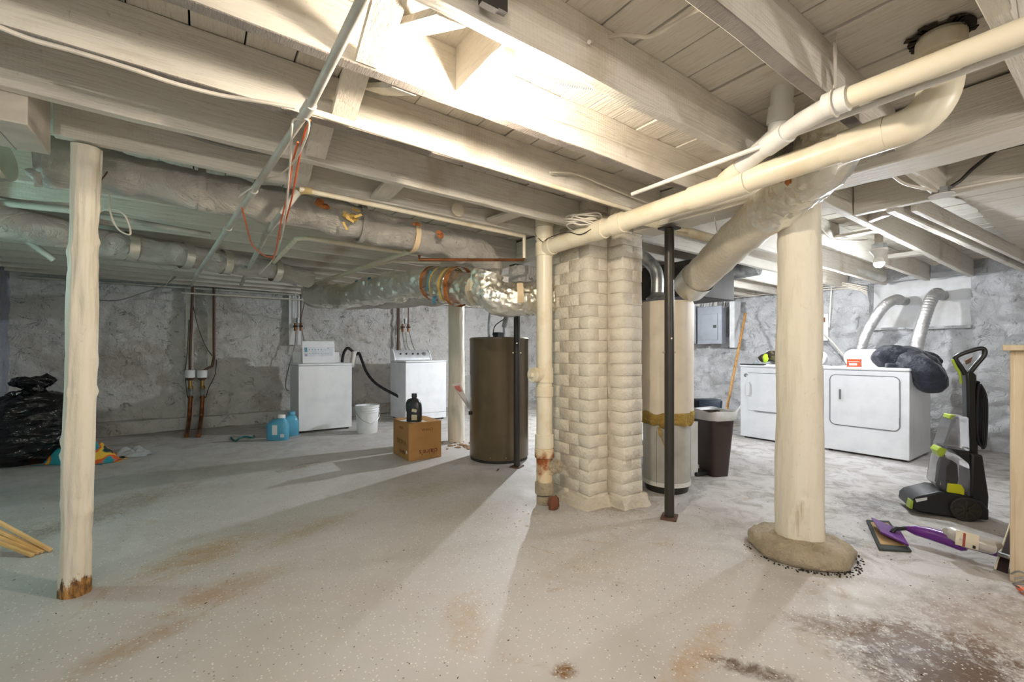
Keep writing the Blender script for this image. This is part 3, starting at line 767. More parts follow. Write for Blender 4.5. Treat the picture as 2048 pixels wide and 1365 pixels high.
i = 5; t = (pathD[i+1]-pathD[i-1]).normalized()
obj('foil_collar', G().tube([pathD[0]-t*.01, pathD[6]], .126, 30, cap=False, fn=rag(.006, 9)), M_foil, dD)
g = G()
for (px, py, d) in ((1565, 355, 2.1), (1580, 362, 2.08), (1625, 372, 2.05)):
    g.blob(P(px, py, d), (.03, .02, .018), 8, 6, fn=lambda n_: 1+.4*nz(n_, 3))
obj('torn_patch', g, M_insul, dD)
tag(obj('galvanised_duct', G().tube([P(1340, 545, 5.3), P(1440, 530, 4.95), P(1515, 515, 4.7)], .19, 36), M_galv), 'grey galvanised metal duct behind the fat painted flexible duct', 'duct')
M_dkmetal = pm('dark_sheet_metal', lin(58, 54, 50), .55, .3, col2=lin(40, 36, 32), bump=.1)
pl_ = thing('duct_trunk', 'added dark rectangular duct trunk under the joists behind the wrapped tank', 'duct', (4.0, 3.3, 1.62))
obj('trunk_box', G().bx(3.62, 4.35, 2.35, 4.3, 1.60, 1.925), M_dkmetal, pl_, bevel=.004)  # dark trunk added to blacken the space behind the tank
obj('seam_flange', G().bx(3.60, 4.37, 3.0, 3.03, 1.58, 1.93), M_dkmetal, pl_)
obj('drop_trunk', G().bx(3.75, 4.25, 3.6, 4.2, .9, 1.61), M_dkmetal, pl_, bevel=.004)
obj('furnace_cabinet', G().bx(3.7, 4.3, 3.5, 4.3, .0, .9), M_dkmetal, pl_, bevel=.006)
tag(obj('insulation_block', G().blob(P(1046, 552, 3.75), (.11, .08, .085), 24, 16, fn=lambda n_: (max(abs(n_.x), abs(n_.y), abs(n_.z)))**-.7*(1+.1*nz(n_, 3, 2))), M_wall), 'grey crumbly insulation block above the foil duct beside the drain stack', 'insulation')
# boxed duct in the joist bay, upper left
bd = thing('boxed_duct', 'beige boxed sheet duct hanging in the joist bay at the upper left edge', 'duct', (-1.1, 2.44, 1.9))
M_beige = pm('beige_sheet', lin(206, 198, 184), .5, bump=.05)
obj('box', G().bx(X0+.03, -.50, 2.29, 2.59, 1.905, 2.17), M_beige, bd, bevel=.004)
obj('seam', G().bx(-.60, -.597, 2.2875, 2.595, 1.9035, 2.165), M_cablegray, bd)
tag(obj('flex_duct', G().tube(smooth_path([(-1.5, 3.1, 1.97), (-1.0, 3.04, 1.94), (-.72, 2.99, 1.97)], 14), [.09+.004*(i % 2) for i in range(29)], 24), M_foil), 'short piece of grey ribbed flexible duct at the far left edge under the beige box', 'duct')

# ------------------------------------------------------------------ small pipes and conduits
def pipe(label, pts, r, mat, name='supply_pipe', cat='pipe', seg=12, sm=0, group=None):
    if sm: pts = smooth_path(pts, sm)
    return tag(obj(name, G().tube(pts, r, seg), mat), label, cat, group)
q1 = thing('conduit_pipe', 'long grey conduit crossing diagonally under the joists from top centre to the left wall', 'pipe', (.3, 1.66, 1.9))
qa, qm = Vector((.37, -1.6, 1.968)), P(621, 210, 1.537); qb = P(395, 548, 3.5); qc = P(383, 572, 6.2)
obj('pipe', G().tube([qa, qm, qb, qc], .0145, 16), M_graypipe, q1)
for t in (-.2, .01, .32, .55): obj('coupling', G().tube([qm.lerp(qb, t-.012) if t > 0 else qm.lerp(qa, .25), qm.lerp(qb, t+.012) if t > 0 else qm.lerp(qa, .265)], .020, 16), M_graypipe, q1)
pipe('thin white pipe running right from the conduit tee under the slack-cable joist', [(.33, 1.73, 1.965), (2.2, 1.80, 1.955)], .012, M_pvc)
pipe('second thin white pipe lying against the joist beside the conduit tee', [(.34, 1.765, 1.985), (.85, 1.79, 1.985)], .010, M_pvc)
q2 = thing('supply_pipe', 'white pipe from the yellowed elbow under the post joist to the drop beside the stack', 'pipe', (1.2, 2.58, 1.9))
obj('pipe', G().tube([(.43, 2.555, 1.95), (1.95, 2.62, 1.94)], .014, 14), M_pvc, q2)
obj('yellowed_elbow', G().tube(arc((.49, 2.557, 1.95), (.43, 2.55, 1.95), (.43, 2.62, 1.945), 6), .0195, 14), pm('yellowed_fitting', lin(206, 182, 128), .5), q2)
obj('drop', G().tube([(1.95, 2.62, 1.95), (1.95, 2.62, 1.78)], .012, 12), M_pvc, q2)
obj('copper_run', G().tube([(1.95, 2.62, 1.79), (1.94, 2.62, 1.765), (1.13, 2.62, 1.672), (1.13, 2.62, 1.70)], .0105, 12), M_copper, q2)
pipe('grey pipe running back from the yellowed elbow to the left wall', [(.43, 2.575, 1.945), P(566, 424, 2.36), P(531, 470, 2.85), P(482, 570, 5.0)], .017, M_graypipe)
pipe('white pipe with a bend, above the patched foil duct and left of it', [(.56, 5.6, 1.93), (.60, 3.68, 1.945), (.66, 3.63, 1.95), (1.42, 3.66, 1.945)], .017, M_pvc)
pipe('pale pipe running back above the patched foil duct', [(1.46, 3.45, 1.94), (1.2, 5.8, 1.93), (1.15, 6.6, 1.93)], .022, M_pvc)
pipe('second pale pipe behind the patched foil duct, bent at its near end', [(1.9, 3.9, 1.95), (1.5, 4.1, 1.95), (1.1, 5.9, 1.93)], .012, M_pvc)
pipe('dark conduit tight under the far left joists', [PZ(-100, 395, 1.97), PZ(130, 420, 1.97), PZ(420, 470, 1.97)], .02, M_graypipe)
pipe('grey strut pipe slanting down at the far left edge', [P(-20, 430, 2.9), P(60, 485, 3.1), P(108, 520, 3.2)], .022, M_graypipe)
pipe('horizontal conduit along the top of the left wall', [(X0+.1, Y1-.12, 1.98), (3.0, Y1-.12, 1.98)], .015, M_graypipe)
pipe('second horizontal conduit along the top of the left wall', [(-.2, Y1-.16, 1.90), (3.0, Y1-.16, 1.91)], .012, M_cable)
pipe('white drain pipe under the ceiling just right of the chimney', [P(1225, 425, 2.9), P(1330, 452, 3.0), P(1430, 480, 3.15)], .033, M_pvc)
pipe('white supply pipe crossing above the dark pole, under the drain pipe', [P(1180, 430, 3.0), P(1420, 470, 3.3)], .012, M_pvc)
pipe('white pipe hanging under the joists left of the cool bulb', [P(1625, 515, 4.6), P(1765, 557, 5.45)], .045, M_pvcw)
pipe('thin white conduit between the thick post and the cool bulb', [P(1640, 455, 3.4), P(1665, 478, 3.5), P(1700, 482, 3.6), P(1735, 480, 3.7)], .008, M_cable, sm=5, name='cable', cat='cable')

# cables ------------------------------------------------------------
def cable(label, pts, r=.004, mat=None, sm=8, group=None, name='cable'):
    return pipe(label, pts, r, mat or M_cable, name=name, cat='cable', seg=8, sm=sm, group=group)
cable('slack white cable drooping along the joist at upper left', [PZ(-30, 42, 1.984), PZ(60, 78, 1.984), PZ(150, 103, 1.984), PZ(260, 137, 1.984), PZ(350, 167, 1.984), PZ(440, 190, 1.984), PZ(520, 203, 1.984), PZ(590, 215, 1.984)], .007)
cable('painted cable stapled along the side of the brightest joist', [PY(1005, 205, 1.395), PY(1060, 220, 1.395), PY(1090, 232, 1.395), PY(1180, 262, 1.395), PY(1290, 305, 1.395), PY(1400, 350, 1.395), PY(1440, 362, 1.395)], .004)
cable('white cable from a joist hole right of the bulb to the next joist', [PY(1178, 84, 1.015), P(1200, 77, 1.50), P(1245, 70, 1.46), P(1300, 73, 1.42), P(1345, 50, 1.36), P(1400, 18, 1.27), P(1446, 5, 1.22)], .0065)
cable('pair of cables looping on the joist above the white supply pipe', [PY(1100, 345, 1.80), PY(1150, 348, 1.80), PY(1210, 372, 1.80), PY(1290, 404, 1.80), PY(1330, 415, 1.80)], .005)
cable('grey armoured cable in the shaded bay behind the slim log post joist', [PY(330, 250, 2.60), PY(400, 278, 2.60), PY(480, 300, 2.60), PY(560, 312, 2.60), PY(640, 330, 2.60)], .008, M_cablegray)
cable('white cable clipped along the shaded joist above the torn duct wrap', [PY(780, 385, 2.645), PY(830, 402, 2.645), PY(900, 412, 2.645), PY(980, 420, 2.645)], .005)
cable('white cable loop dangling below the wrapped duct at left', [P(218, 388, 2.2), P(222, 430, 2.2), P(238, 460, 2.2), P(261, 468, 2.2), P(250, 432, 2.22), P(225, 418, 2.24), P(195, 425, 2.26)], .004)
cable('short dark wire tie on the wrapped duct right of the log post', [P(220, 330, 2.3), P(214, 345, 2.15), P(201, 362, 2.12)], .003, M_brownpipe)
for k, (lb, mt, pts) in enumerate((
    ('orange hanging wire nearest the conduit tee, running down left', M_orange, [P(596, 285, 1.72), P(584, 330, 1.9), P(576, 385, 2.1), P(563, 440, 2.4), P(552, 500, 2.8), P(545, 520, 3.0)]),
    ('white hanging wire looped over the conduit tee', M_cable, [P(606, 240, 1.6), P(588, 240, 1.6), P(583, 262, 1.62), P(582, 300, 1.75), P(578, 350, 1.95), P(572, 420, 2.2), P(562, 480, 2.6), P(545, 520, 3.1), P(520, 548, 3.5)]),
    ('second white hanging wire crossing the orange one', M_cable, [P(608, 236, 1.58), P(618, 245, 1.6), P(612, 275, 1.66), P(590, 320, 1.85), P(560, 350, 2.0), P(530, 360, 2.05), P(490, 385, 2.15), P(478, 395, 2.2)]),
    ('orange hanging wire right of the others', M_orange, [P(620, 240, 1.6), P(608, 270, 1.66), P(596, 330, 1.9), P(585, 390, 2.15), P(575, 430, 2.35), P(560, 480, 2.7)]),
    ('orange and white wire curling down behind the conduit', M_orange, [P(484, 415, 2.3), P(494, 455, 2.5), P(505, 490, 2.8), P(530, 512, 3.1), P(548, 514, 3.3)]))):
    cable(lb, pts, .0042, mt, group=None)
cable('thin wire sagging along the upper left wall', [P(190, 600, 5.5), P(235, 601, 5.55), P(280, 588, 5.6), P(330, 570, 5.7), P(360, 545, 5.6)], .006, M_cablegray)
cable('thin wire loops hanging in the dark upper left corner', [P(-10, 415, 3.4), P(15, 430, 3.4), P(20, 450, 3.4), P(0, 458, 3.4), P(-20, 440, 3.4)], .006, M_brownpipe)
cable('wire drooping under the greenish rear duct', [P(305, 520, 4.6), P(320, 535, 4.6), P(345, 540, 4.6), P(365, 528, 4.6)], .005)
cable('wire curling off the conduit near the left wall', [P(352, 540, 5.2), P(338, 560, 5.3), P(330, 575, 5.4)], .005)
# coil on the drain pipe
coil = G()
cc = along(.22)+Vector((-.02, .02, .055)); 
for k in range(7):
    r = .085+.006*(k % 4); c = cc+Vector((random.uniform(-.008, .008), random.uniform(-.008, .008), .004+.0085*k))
    tl = random.uniform(-.04, .04)
    coil.tube([c+Vector((math.cos(a)*r*1.0, math.sin(a)*r*1.25, math.sin(a)*(.02+tl)+.006*math.sin(3*a+k))) for a in [2*PI*j/28 for j in range(28)]], .0048, 8, closed=True)
tag(obj('cable_coil', coil, M_cable), 'coil of white cable lying on the big drain pipe beside the chimney top', 'cable')
cable('thin dark cable end draped over the drain pipe below the coil', [along(.27)+Vector((-.06, 0, .0)), along(.22)+Vector((-.062, 0, -.01)), along(.15)+Vector((-.05, 0, .04)), along(.05)+Vector((-.05, 0, .045)), Vector((SX-.05, SY-.06, 1.86)), Vector((SX-.06, SY+.02, 1.93)), Vector((SX-.02, SY+.05, 2.0))], .0028, M_steel)
cable('cable falling from the joist over the fat flexible duct', [P(1427, 412, 2.7), P(1430, 440, 2.75), P(1436, 470, 2.7)], .003)
# cables at right
cable('white cable from the girder to the round blank cover plate', [PZ(1783, 350, 1.95), PZ(1810, 368, 1.96), PZ(1850, 378, 1.96), PZ(1880, 385, 1.965)], .007)
cable('straight white cable from the round blank cover plate to the right edge', [PZ(1888, 383, 1.965), PZ(1960, 368, 1.965), PZ(2060, 352, 1.965), PZ(2200, 330, 1.965)], .006)
cable('dark cable arching from the blank cover plate up to the header', [P(1890, 380, 2.45), P(1920, 362, 2.42), P(1945, 338, 2.38), P(1990, 302, 2.32)], .009, M_steel)
cable('thin wire looping under the long joist near the cool bulb', [P(1700, 433, 2.9), P(1708, 434, 2.9), P(1730, 420, 2.95), P(1775, 411, 3.0)], .004, M_cablegray)
for k in range(4):
    cable('one of the loose white cables bunched along the top of the dryer wall', [PX(1835+k*3, 526-3*k, 6.95), PX(1870, 522+k*3, 6.9), PX(1905, 520-k*4, 6.9), PX(1935, 512+k*6, 6.9)], .006, group='loose cables along the top of the dryer wall')
for k in range(5):
    cable('one of the loose cables draped over the wall top behind the thick post', [PX(1395+k*12, 590+k*2, 6.85), PX(1450+k*8, 582+k*3, 6.85), PX(1520+k*6, 576+k*3, 6.85), PX(1640+k*14, 562+k*4, 6.85), PX(1735, 575+k*4, 6.9)], .006, group='loose cables over the wall top behind the thick post')

# ------------------------------------------------------------------ lamps
def emis(name, col, st):
    m = bpy.data.materials.new(name); m.use_nodes = True; nt = m.node_tree; b = nt.nodes['Principled BSDF']
    b.inputs['Base Color'].default_value = (*col, 1); b.inputs['Emission Color'].default_value = (*col, 1); b.inputs['Emission Strength'].default_value = st
    return m
M_porc = pm('glazed_porcelain', lin(240, 238, 232), .2, bump=0)
def lamp(key, label, stem=None, r=.03):
    (x, y, z), col, w = LAMPS[key]
    t = thing('ceiling_lamp', label, 'lamp', (x, y, z-.03))
    zt = sz(x)
    obj('junction_box', G().lathe([(.052, z+.115), (.052, z+.155)], (x, y, 0), 8), M_galv if key != 'main' else M_pvc, t, ang=20)
    obj('lampholder', G().lathe([(.058, z+.115), (.060, z+.10), (.05, z+.085), (.032, z+.06), (.026, z+.035)][::-1], (x, y, 0), 28), M_porc, t)
    obj('mount', G().bx(x-.03, x+.03, y-.02, y+.02, z+.155, zt+.003), M_plank, t)
    A = 4*PI*r*r
    if key in ('right', 'wall', 'rear'): A *= .5; obj('bulb_body', G().lathe([(r*1.04, z+.004), (r*1.04, z+.03), (r*.6, z+.055), (.018, z+.09)], (x, y, 0), 20), M_porc, t)
    b = obj('bulb', G().lathe([(.001, -r), (r*.5, -r*.87), (r*.87, -r*.5), (r, 0), (r*.87, r*.5), (r*.6, r*.9), (r*.45, r*1.4)], (x, y, z), 20), emis('glowing_bulb_'+key, col, w/(PI*A)), t)
    return t
lamp('main', 'glowing bulb in a round white lampholder between two bright joists, top centre')
lamp('right', 'small glowing cool white bulb under the joists above the left end of the dryer wall', r=.035)
lamp('wall', 'glowing bulb half hidden behind the thick round post')
lamp('rear', 'bulb under the joists hidden behind the brick chimney')
lamp('left', 'greenish bulb beyond the left edge near the rear duct')
lamp('back', 'added warm fill bulb under the joists behind the viewpoint on the left')
lamp('back2', 'added warm fill bulb under the joists behind the viewpoint on the right')
# ribbed flexible conduit at the main lamp
fx = G(); a = Vector((.87, 1.22, 2.055)); b = PY(1190, 176, 1.10)
pts = [a.lerp(b, i/70)+Vector((0, 0, -.012*math.sin(PI*i/70))) for i in range(71)]
fx.tube(pts, [.0075+.0025*(i % 2) for i in range(71)], 10)
tag(obj('flexible_conduit', fx, M_pvcw), 'ribbed white flexible conduit running right from the glowing bulb', 'conduit')
def cover(label, p, r=.055, nrm='z'):
    t = thing('cover_plate', label, 'cover plate', p)
    if nrm == 'z': obj('plate', G().lathe([(r, 0), (r, .005)], p, 24), M_pvcw, t); obj('junction_box', G().lathe([(r*.8, .006), (r*.8, .04)], p, 8), M_galv, t, ang=20)
    else:
        M = Matrix.Translation(p) @ Matrix.Rotation(PI/2, 4, 'X')
        obj('plate', G().lathe([(r, 0), (r, .005)], (0, 0, 0), 24, M=M), M_pvc, t)
    return t
cover('round white blank cover plate on a box under the short joist at right', Vector(PZ(1883, 392, 1.945)))
cover('round cream blank cover plate on the joist above the wrapped duct elbow', PY(915, 420, 2.615)+Vector((0, -.002, 0)), .045, 'y')

# ------------------------------------------------------------------ water heaters
def tank(name, label, x, y): return thing(name, label, 'water heater', (x, y, 0))
M_brown = pm('olive_brown_enamel', lin(112, 98, 76), .32, .35, col2=lin(104, 90, 70), bump=.03)
wx, wy_ = 2.535, 3.84
wh = tank('water_heater', 'olive brown cylindrical water heater standing right of the cardboard box', wx, wy_)
obj('body', G().lathe([(.300, .03), (.302, .035), (.302, 1.20), (.305, 1.205), (.305, 1.225), (.29, 1.235), (.001, 1.245)], (wx, wy_, 0), 56), M_brown, wh)
obj('base_ring', G().lathe([(.292, 0), (.292, .03)], (wx, wy_, 0), 48), M_blackm, wh)
for a in (TH+PI-.25, TH+PI+.25): obj('screw', G().blob((wx+math.cos(a)*.303, wy_+math.sin(a)*.303, .06), (.006, .006, .006), 8, 6), M_bolt, wh)
w1 = P(978, 664, 4.55); w1.z = 1.24
obj('cold_pipe', G().tube(smooth_path([w1, w1+Vector((0, 0, .15)), w1+Vector((.02, .0, .30)), w1+Vector((.03, 0, .42))], 5), .013, 12), M_galv, wh)
w2 = P(1008, 664, 4.55); w2.z = 1.24
obj('hot_pipe', G().tube([w2, w2+Vector((0, 0, .12))], .013, 12).tube([w2+Vector((0, 0, .10)), w2+Vector((.02, -.01, .2)), w2+Vector((.05, -.03, .24))], .024, 12), M_galv, wh)
obj('red_tag', G().box(w2+Vector((.01, 0, .30)), (.02, .012, .06)), pm('red_tag', (.6, .04, .04), .5), wh)
obj('control_box', G().box((w1+w2)/2+Vector((-.01, -.05, .02)), (.11, .06, .05), .4), M_black, wh, bevel=.004)
obj('wire', G().tube(smooth_path([w1+Vector((.02, -.04, .02)), w1+Vector((.06, -.03, .12)), w2+Vector((.03, -.02, .22)), w2+Vector((.06, 0, .36))], 6), .005, 8), M_black, wh)
obj('valve_tee', G().tube([P(941, 823, 4.35), P(941, 830, 4.35)], .02, 10), M_black, wh)

tx, ty = 3.055, 2.20
M_jack = pm('cream_vinyl_jacket', lin(228, 216, 196), .5, col2=lin(216, 204, 186), bump=.15, bs=8, bd=.01)
M_tankg = pm('grey_enamel', lin(188, 186, 178), .4, col2=lin(170, 166, 156), bump=.05)
wt = tank('wrapped_water_heater', 'water heater in a cream insulation jacket torn open above its grey lower tank', tx, ty)
obj('tank', G().lathe([(.178, .08), (.180, .085), (.180, .75)], (tx, ty, 0), 44), M_tankg, wt)
obj('base_band', G().lathe([(.183, .055), (.183, .085), (.178, .087)][::1], (tx, ty, 0), 44), M_pvcw, wt)
obj('burner_skirt', G().lathe([(.16, 0), (.172, .055)], (tx, ty, 0), 40), M_steel, wt)
def jk(q, a): return q+Vector((math.cos(a), math.sin(a), 0))*.006*noise.noise(q*5)+Vector((0, 0, .025*noise.noise(Vector((math.cos(a)*2, math.sin(a)*2, 1))) if q.z < .66 else 0))
obj('jacket', G().lathe([(.19, .62), (.203, .625), (.205, .9), (.205, 1.46), (.195, 1.485), (.001, 1.49)], (tx, ty, 0), 48, fn=jk), M_jack, wt)
def fz(q, a):
    z = q.z-.11*max(0, noise.noise(Vector((math.cos(a)*3.2, math.sin(a)*3.2, 7))))*(1 if q.z < .60 else 0)
    return Vector((q.x, q.y, z))+Vector((math.cos(a), math.sin(a), 0))*.020*noise.noise(Vector((q.x, q.y, z))*16)
obj('fibreglass_fringe', G().lathe([(.182, .53), (.198, .535), (.208, .57), (.208, .61), (.199, .635)], (tx, ty, 0), 64, fn=fz), M_fiber, wt, ang=70)
obj('torn_strip', G().tube(smooth_path([P(1318, 855, 3.33), P(1322, 872, 3.31), P(1329, 893, 3.31)], 5), [.012]*6+[.005]*5, 6, ell=.3, fn=rag(.004, 30)), M_fiber, wt)
fv = P(1312, 597, 3.5); fv.z = 1.49; fv.x = tx-.05; fv.y = ty+.05
obj('draft_hood', G().lathe([(.085, .02), (.09, .03), (.055, .06), (.05, .075)], fv, 28).box(fv+Vector((.05, .03, .01)), (.006, .006, .03)).box(fv+Vector((-.05, -.03, .01)), (.006, .006, .03)), M_galv, wt)
obj('flue_pipe', G().tube(smooth_path([fv+Vector((0, 0, .07)), fv+Vector((0, 0, .2)), fv+Vector((-.03, .02, .29)), fv+Vector((-.16, .06, .38)), fv+Vector((-.30, .1, .42))], 6), .05, 24), M_galv, wt)
obj('tank_seam', G().tube([P(1313, 870, 3.34).xy.to_3d()+Vector((0, 0, .1)), P(1313, 870, 3.34).xy.to_3d()+Vector((0, 0, .5))], .0015, 6), M_steel, wt)
pipe('brown rusty riser pipe between chimney and wrapped water heater', [(2.86, 2.45, .2), (2.86, 2.45, 1.98)], .02, M_brownpipe)
vv = thing('gate_valve', 'small yellowed gate valve on the riser between chimney and wrapped tank', 'valve', (2.86, 2.42, 1.6))
hw = G(); c = Vector((2.82, 2.40, 1.66))
hw.tube([c+Vector((math.cos(a)*.028*.7, -math.cos(a)*.028*.5, math.sin(a)*.028)) for a in [2*PI*k/14 for k in range(14)]], .006, 6, closed=True)
obj('handwheel', hw, M_rust, vv); obj('stem', G().tube([c, Vector((2.86, 2.45, 1.66))], .008, 8), M_copper, vv)

# ------------------------------------------------------------------ washing machines
def washer_body(t, w, d, h, M=None):
    obj('cabinet', G().bx(0, w, 0, d, .025, h-.03), M_white, t, bevel=.008, local=True)
    obj('top_deck', G().bx(-.004, w+.004, -.008, d, h-.027, h), M_white, t, bevel=.01, local=True)
    for (a, b) in ((.05, .05), (w-.05, .05), (.05, d-.05), (w-.05, d-.05)):
        obj('foot', G().lathe([(.02, 0), (.02, .028)], (a, b, 0), 12), M_blackm, t, local=True)
wA = thing('washing_machine', 'white top loader with its lid standing open, beside the blue detergent jugs', 'washing machine', (1.075, 6.45, 0))
washer_body(wA, .69, .66, .925)
obj('console', G().prism([(.58, .92), (.66, .92), (.66, 1.08), (.62, 1.08)], .02, .67, plane='yz'), M_white2, wA, bevel=.006, local=True)
ld = obj('open_lid', G().prism([(.40, .925), (.425, .925), (.475, 1.235), (.45, 1.24)], .12, .56, plane='yz'), M_white, wA, bevel=.005, local=True)
lb = G()
def onlid(u, v, o=.004):  # u across, v up on the lid face
    return Vector((.12+.44*u, .40+.05*v-o, .925+.315*v))
def lidq(u0, u1, v0, v1, nm, mt, o=.003):
    g = G(); g.add([onlid(u0, v0, o), onlid(u1, v0, o), onlid(u1, v1, o), onlid(u0, v1, o), onlid(u0, v0, -.001), onlid(u1, v0, -.001), onlid(u1, v1, -.001), onlid(u0, v1, -.001)],
               [(0, 1, 2, 3), (4, 7, 6, 5), (0, 4, 5, 1), (1, 5, 6, 2), (2, 6, 7, 3), (3, 7, 4, 0)])
    oo = obj(nm, g, mt, None, local=True); oo.parent = ld; return oo
lidq(.06, .96, .30, .72, 'instruction_label', pm('pale_label', lin(226, 230, 236), .5, bump=0))
M_ink = pm('grey_print', lin(130, 136, 150), .6, bump=0); M_inkt = pm('teal_print', lin(96, 150, 168), .6, bump=0); M_inkp = pm('violet_print', lin(170, 160, 190), .6, bump=0)
lidq(.07, .15, .50, .70, 'print_block', M_inkt, .004); lidq(.07, .15, .31, .40, 'print_block', M_inkp, .004)
for k in range(5):
    lidq(.20+k*.09, .225+k*.09, .58, .63, 'print_icon', M_ink, .004); lidq(.20+k*.09, .235+k*.09, .42, .44, 'print_icon', M_ink, .004)
for k in range(5): lidq(.68, .93, .36+k*.06, .368+k*.06, 'print_line', M_ink, .004)
lidq(.76, .82, .66, .69, 'print_icon', M_ink, .004)

wB = thing('washing_machine', 'white top loader with a curved silver knob console, left of the grey white post', 'washing machine', (2.58, 6.5, 0))
washer_body(wB, .69, .66, .945)
M_silv = pm('brushed_silver', lin(206, 208, 212), .35, .3, bump=0)
obj('console', G().prism([(.40, .945), (.60, .945), (.60, 1.09), (.54, 1.115), (.48, 1.09), (.42, 1.01)], -.02, .60, plane='yz'), M_silv, wB, bevel=.012, local=True)
for s in (-.025, .60): obj('console_end', G().prism([(.395, .94), (.605, .94), (.605, 1.10), (.54, 1.125), (.475, 1.10), (.412, 1.01)], s, s+.018, plane='yz'), M_white, wB, bevel=.005, local=True)
for k, u in enumerate((.09, .19, .30, .39)):
    M = Matrix.Translation((u, .448, 1.045)) @ Matrix.Rotation(math.radians(57), 4, 'X')
    obj('knob', G().lathe([(.016, 0), (.013, .018)], (0, 0, 0), 14, M=M), M_steel, wB, local=True)
M = Matrix.Translation((.50, .448, 1.045)) @ Matrix.Rotation(math.radians(57), 4, 'X')
obj('cycle_dial', G().lathe([(.036, 0), (.034, .012), (.02, .014), (.018, .03)], (0, 0, 0), 22, M=M), M_galv, wB, local=True)
obj('front_seam', G().bx(.0, .69, -.002, 0, .12, .124), M_grayline, wB, local=True)
pipe('white standpipe behind the washer with the open lid', [P(705, 735, 7.3), P(709, 703, 7.3)], .045, M_pvcw)
hs = smooth_path([P(683, 745, 7.25), P(686, 712, 7.25), P(694, 697, 7.25), P(704, 702, 7.28), P(711, 710, 7.3), P(718, 707, 7.3), P(724, 722, 7.25), P(735, 748, 7.2), P(755, 770, 7.15), P(790, 790, 7.1), P(810, 800, 7.0)], 7)
tag(obj('drain_hose', G().tube(hs, [.021+.003*(i % 2) for i in range(len(hs))], 12), M_black), 'black ribbed drain hose arching from the standpipe to the far washer', 'hose')

# dryers --------------------------------------------------------------
def dryer_body(t, w, d, h):
    # local frame: x = width to the right seen from the front, y = depth away from the front
    obj('cabinet', G().bx(0, w, 0, d, .02, h-.035), M_white, t, bevel=.006, local=True)
    obj('top_deck', G().bx(-.005, w+.005, -.01, d, h-.032, h), M_white, t, bevel=.012, local=True)
    for (a, b) in ((.05, .05), (w-.05, .05), (.05, d-.05), (w-.05, d-.05)):
        obj('foot', G().lathe([(.02, 0), (.02, .025)], (a, b, 0), 12), M_blackm, t, local=True)
def rrect(x0, x1, z0, z1, r, n=6):
    out = []
    for (cx, cz_, a0) in ((x1-r, z1-r, 0), (x0+r, z1-r, 90), (x0+r, z0+r, 180), (x1-r, z0+r, 270)):
        for k in range(n+1):
            a = math.radians(a0+90*k/n); out.append((cx+r*math.cos(a), cz_+r*math.sin(a)))
    return out
# front faces -x: local x runs to world -y
dr1 = thing('clothes_dryer', 'white dryer with a rounded rectangular door and a navy jacket on top', 'dryer', (5.68, 2.055, 0), -PI/2)
dryer_body(dr1, .73, .74, .925)
dd = obj('door', G().prism(rrect(.065, .655, .30, .835, .05), -.008, .004), M_white, dr1, bevel=.004, local=True)
obj('door_seam', G().tube([(p[0], -.004, p[1]) for p in rrect(.061, .659, .296, .839, .054)], .0042, 6, closed=True), M_grayline, dr1, local=True)
hd = obj('handle_recess', G().prism(rrect(.125, .185, .56, .70, .008, 3), -.0125, -.007), M_white2, None, local=True); hd.parent = dd
hg2 = obj('handle_slot', G().prism(rrect(.148, .168, .575, .685, .006, 3), -.016, -.012), M_grayline, None, local=True); hg2.parent = dd
for z in (.40, .745): obj('hinge', G().bx(.653, .659, -.012, 0, z-.035, z+.035), M_galv, dr1, local=True)
obj('console', G().prism(rrect(.0, .73, .92, 1.115, .09, 6), .55, .66), M_white, dr1, bevel=.02, local=True)
M = Matrix.Translation((.16, .55, 1.0)) @ Matrix.Rotation(PI/2, 4, 'X')
obj('timer_dial', G().lathe([(.05, 0), (.048, .012), (.03, .014), (.028, .03)], (0, 0, 0), 26, M=M), M_white2, dr1, local=True)
dr2 = thing('clothes_dryer', 'white dryer with a square door behind the thick round post', 'dryer', (5.64, 2.965, 0), -PI/2)
dryer_body(dr2, .74, .72, .925)
d2 = obj('door', G().prism(rrect(.10, .66, .36, .82, .012, 2), -.012, .004), M_white, dr2, bevel=.003, local=True)
obj('door_shadow_line', G().tube([(.18, -.012, .355), (.64, -.012, .355)], .004, 6).tube([(.10, -.010, .825), (.60, -.010, .825)], .003, 6), M_grayline, dr2, local=True)
hh = obj('handle', G().prism([(.085, .54), (.12, .54), (.13, .58), (.13, .66), (.115, .71), (.085, .71)], -.03, -.008), M_white2, None, bevel=.005, local=True); hh.parent = d2
sw = G()
for k in range(3):
    sw.tube([(.072+math.cos(a)*(.022-.006*k), -.004, .79+math.sin(a)*(.022-.006*k)) for a in [k*.7+(PI*1.35)*j/14 for j in range(15)]], .0022, 6)
obj('swirl_emblem', sw, M_grayline, dr2, local=True)
obj('console', G().prism(rrect(.0, .74, .92, 1.10, .09, 6), .56, .66), M_white, dr2, bevel=.02, local=True)
obj('back_strip', G().bx(.0, .30, -.012, .03, .925, .935), M_steel, dr2, local=True)

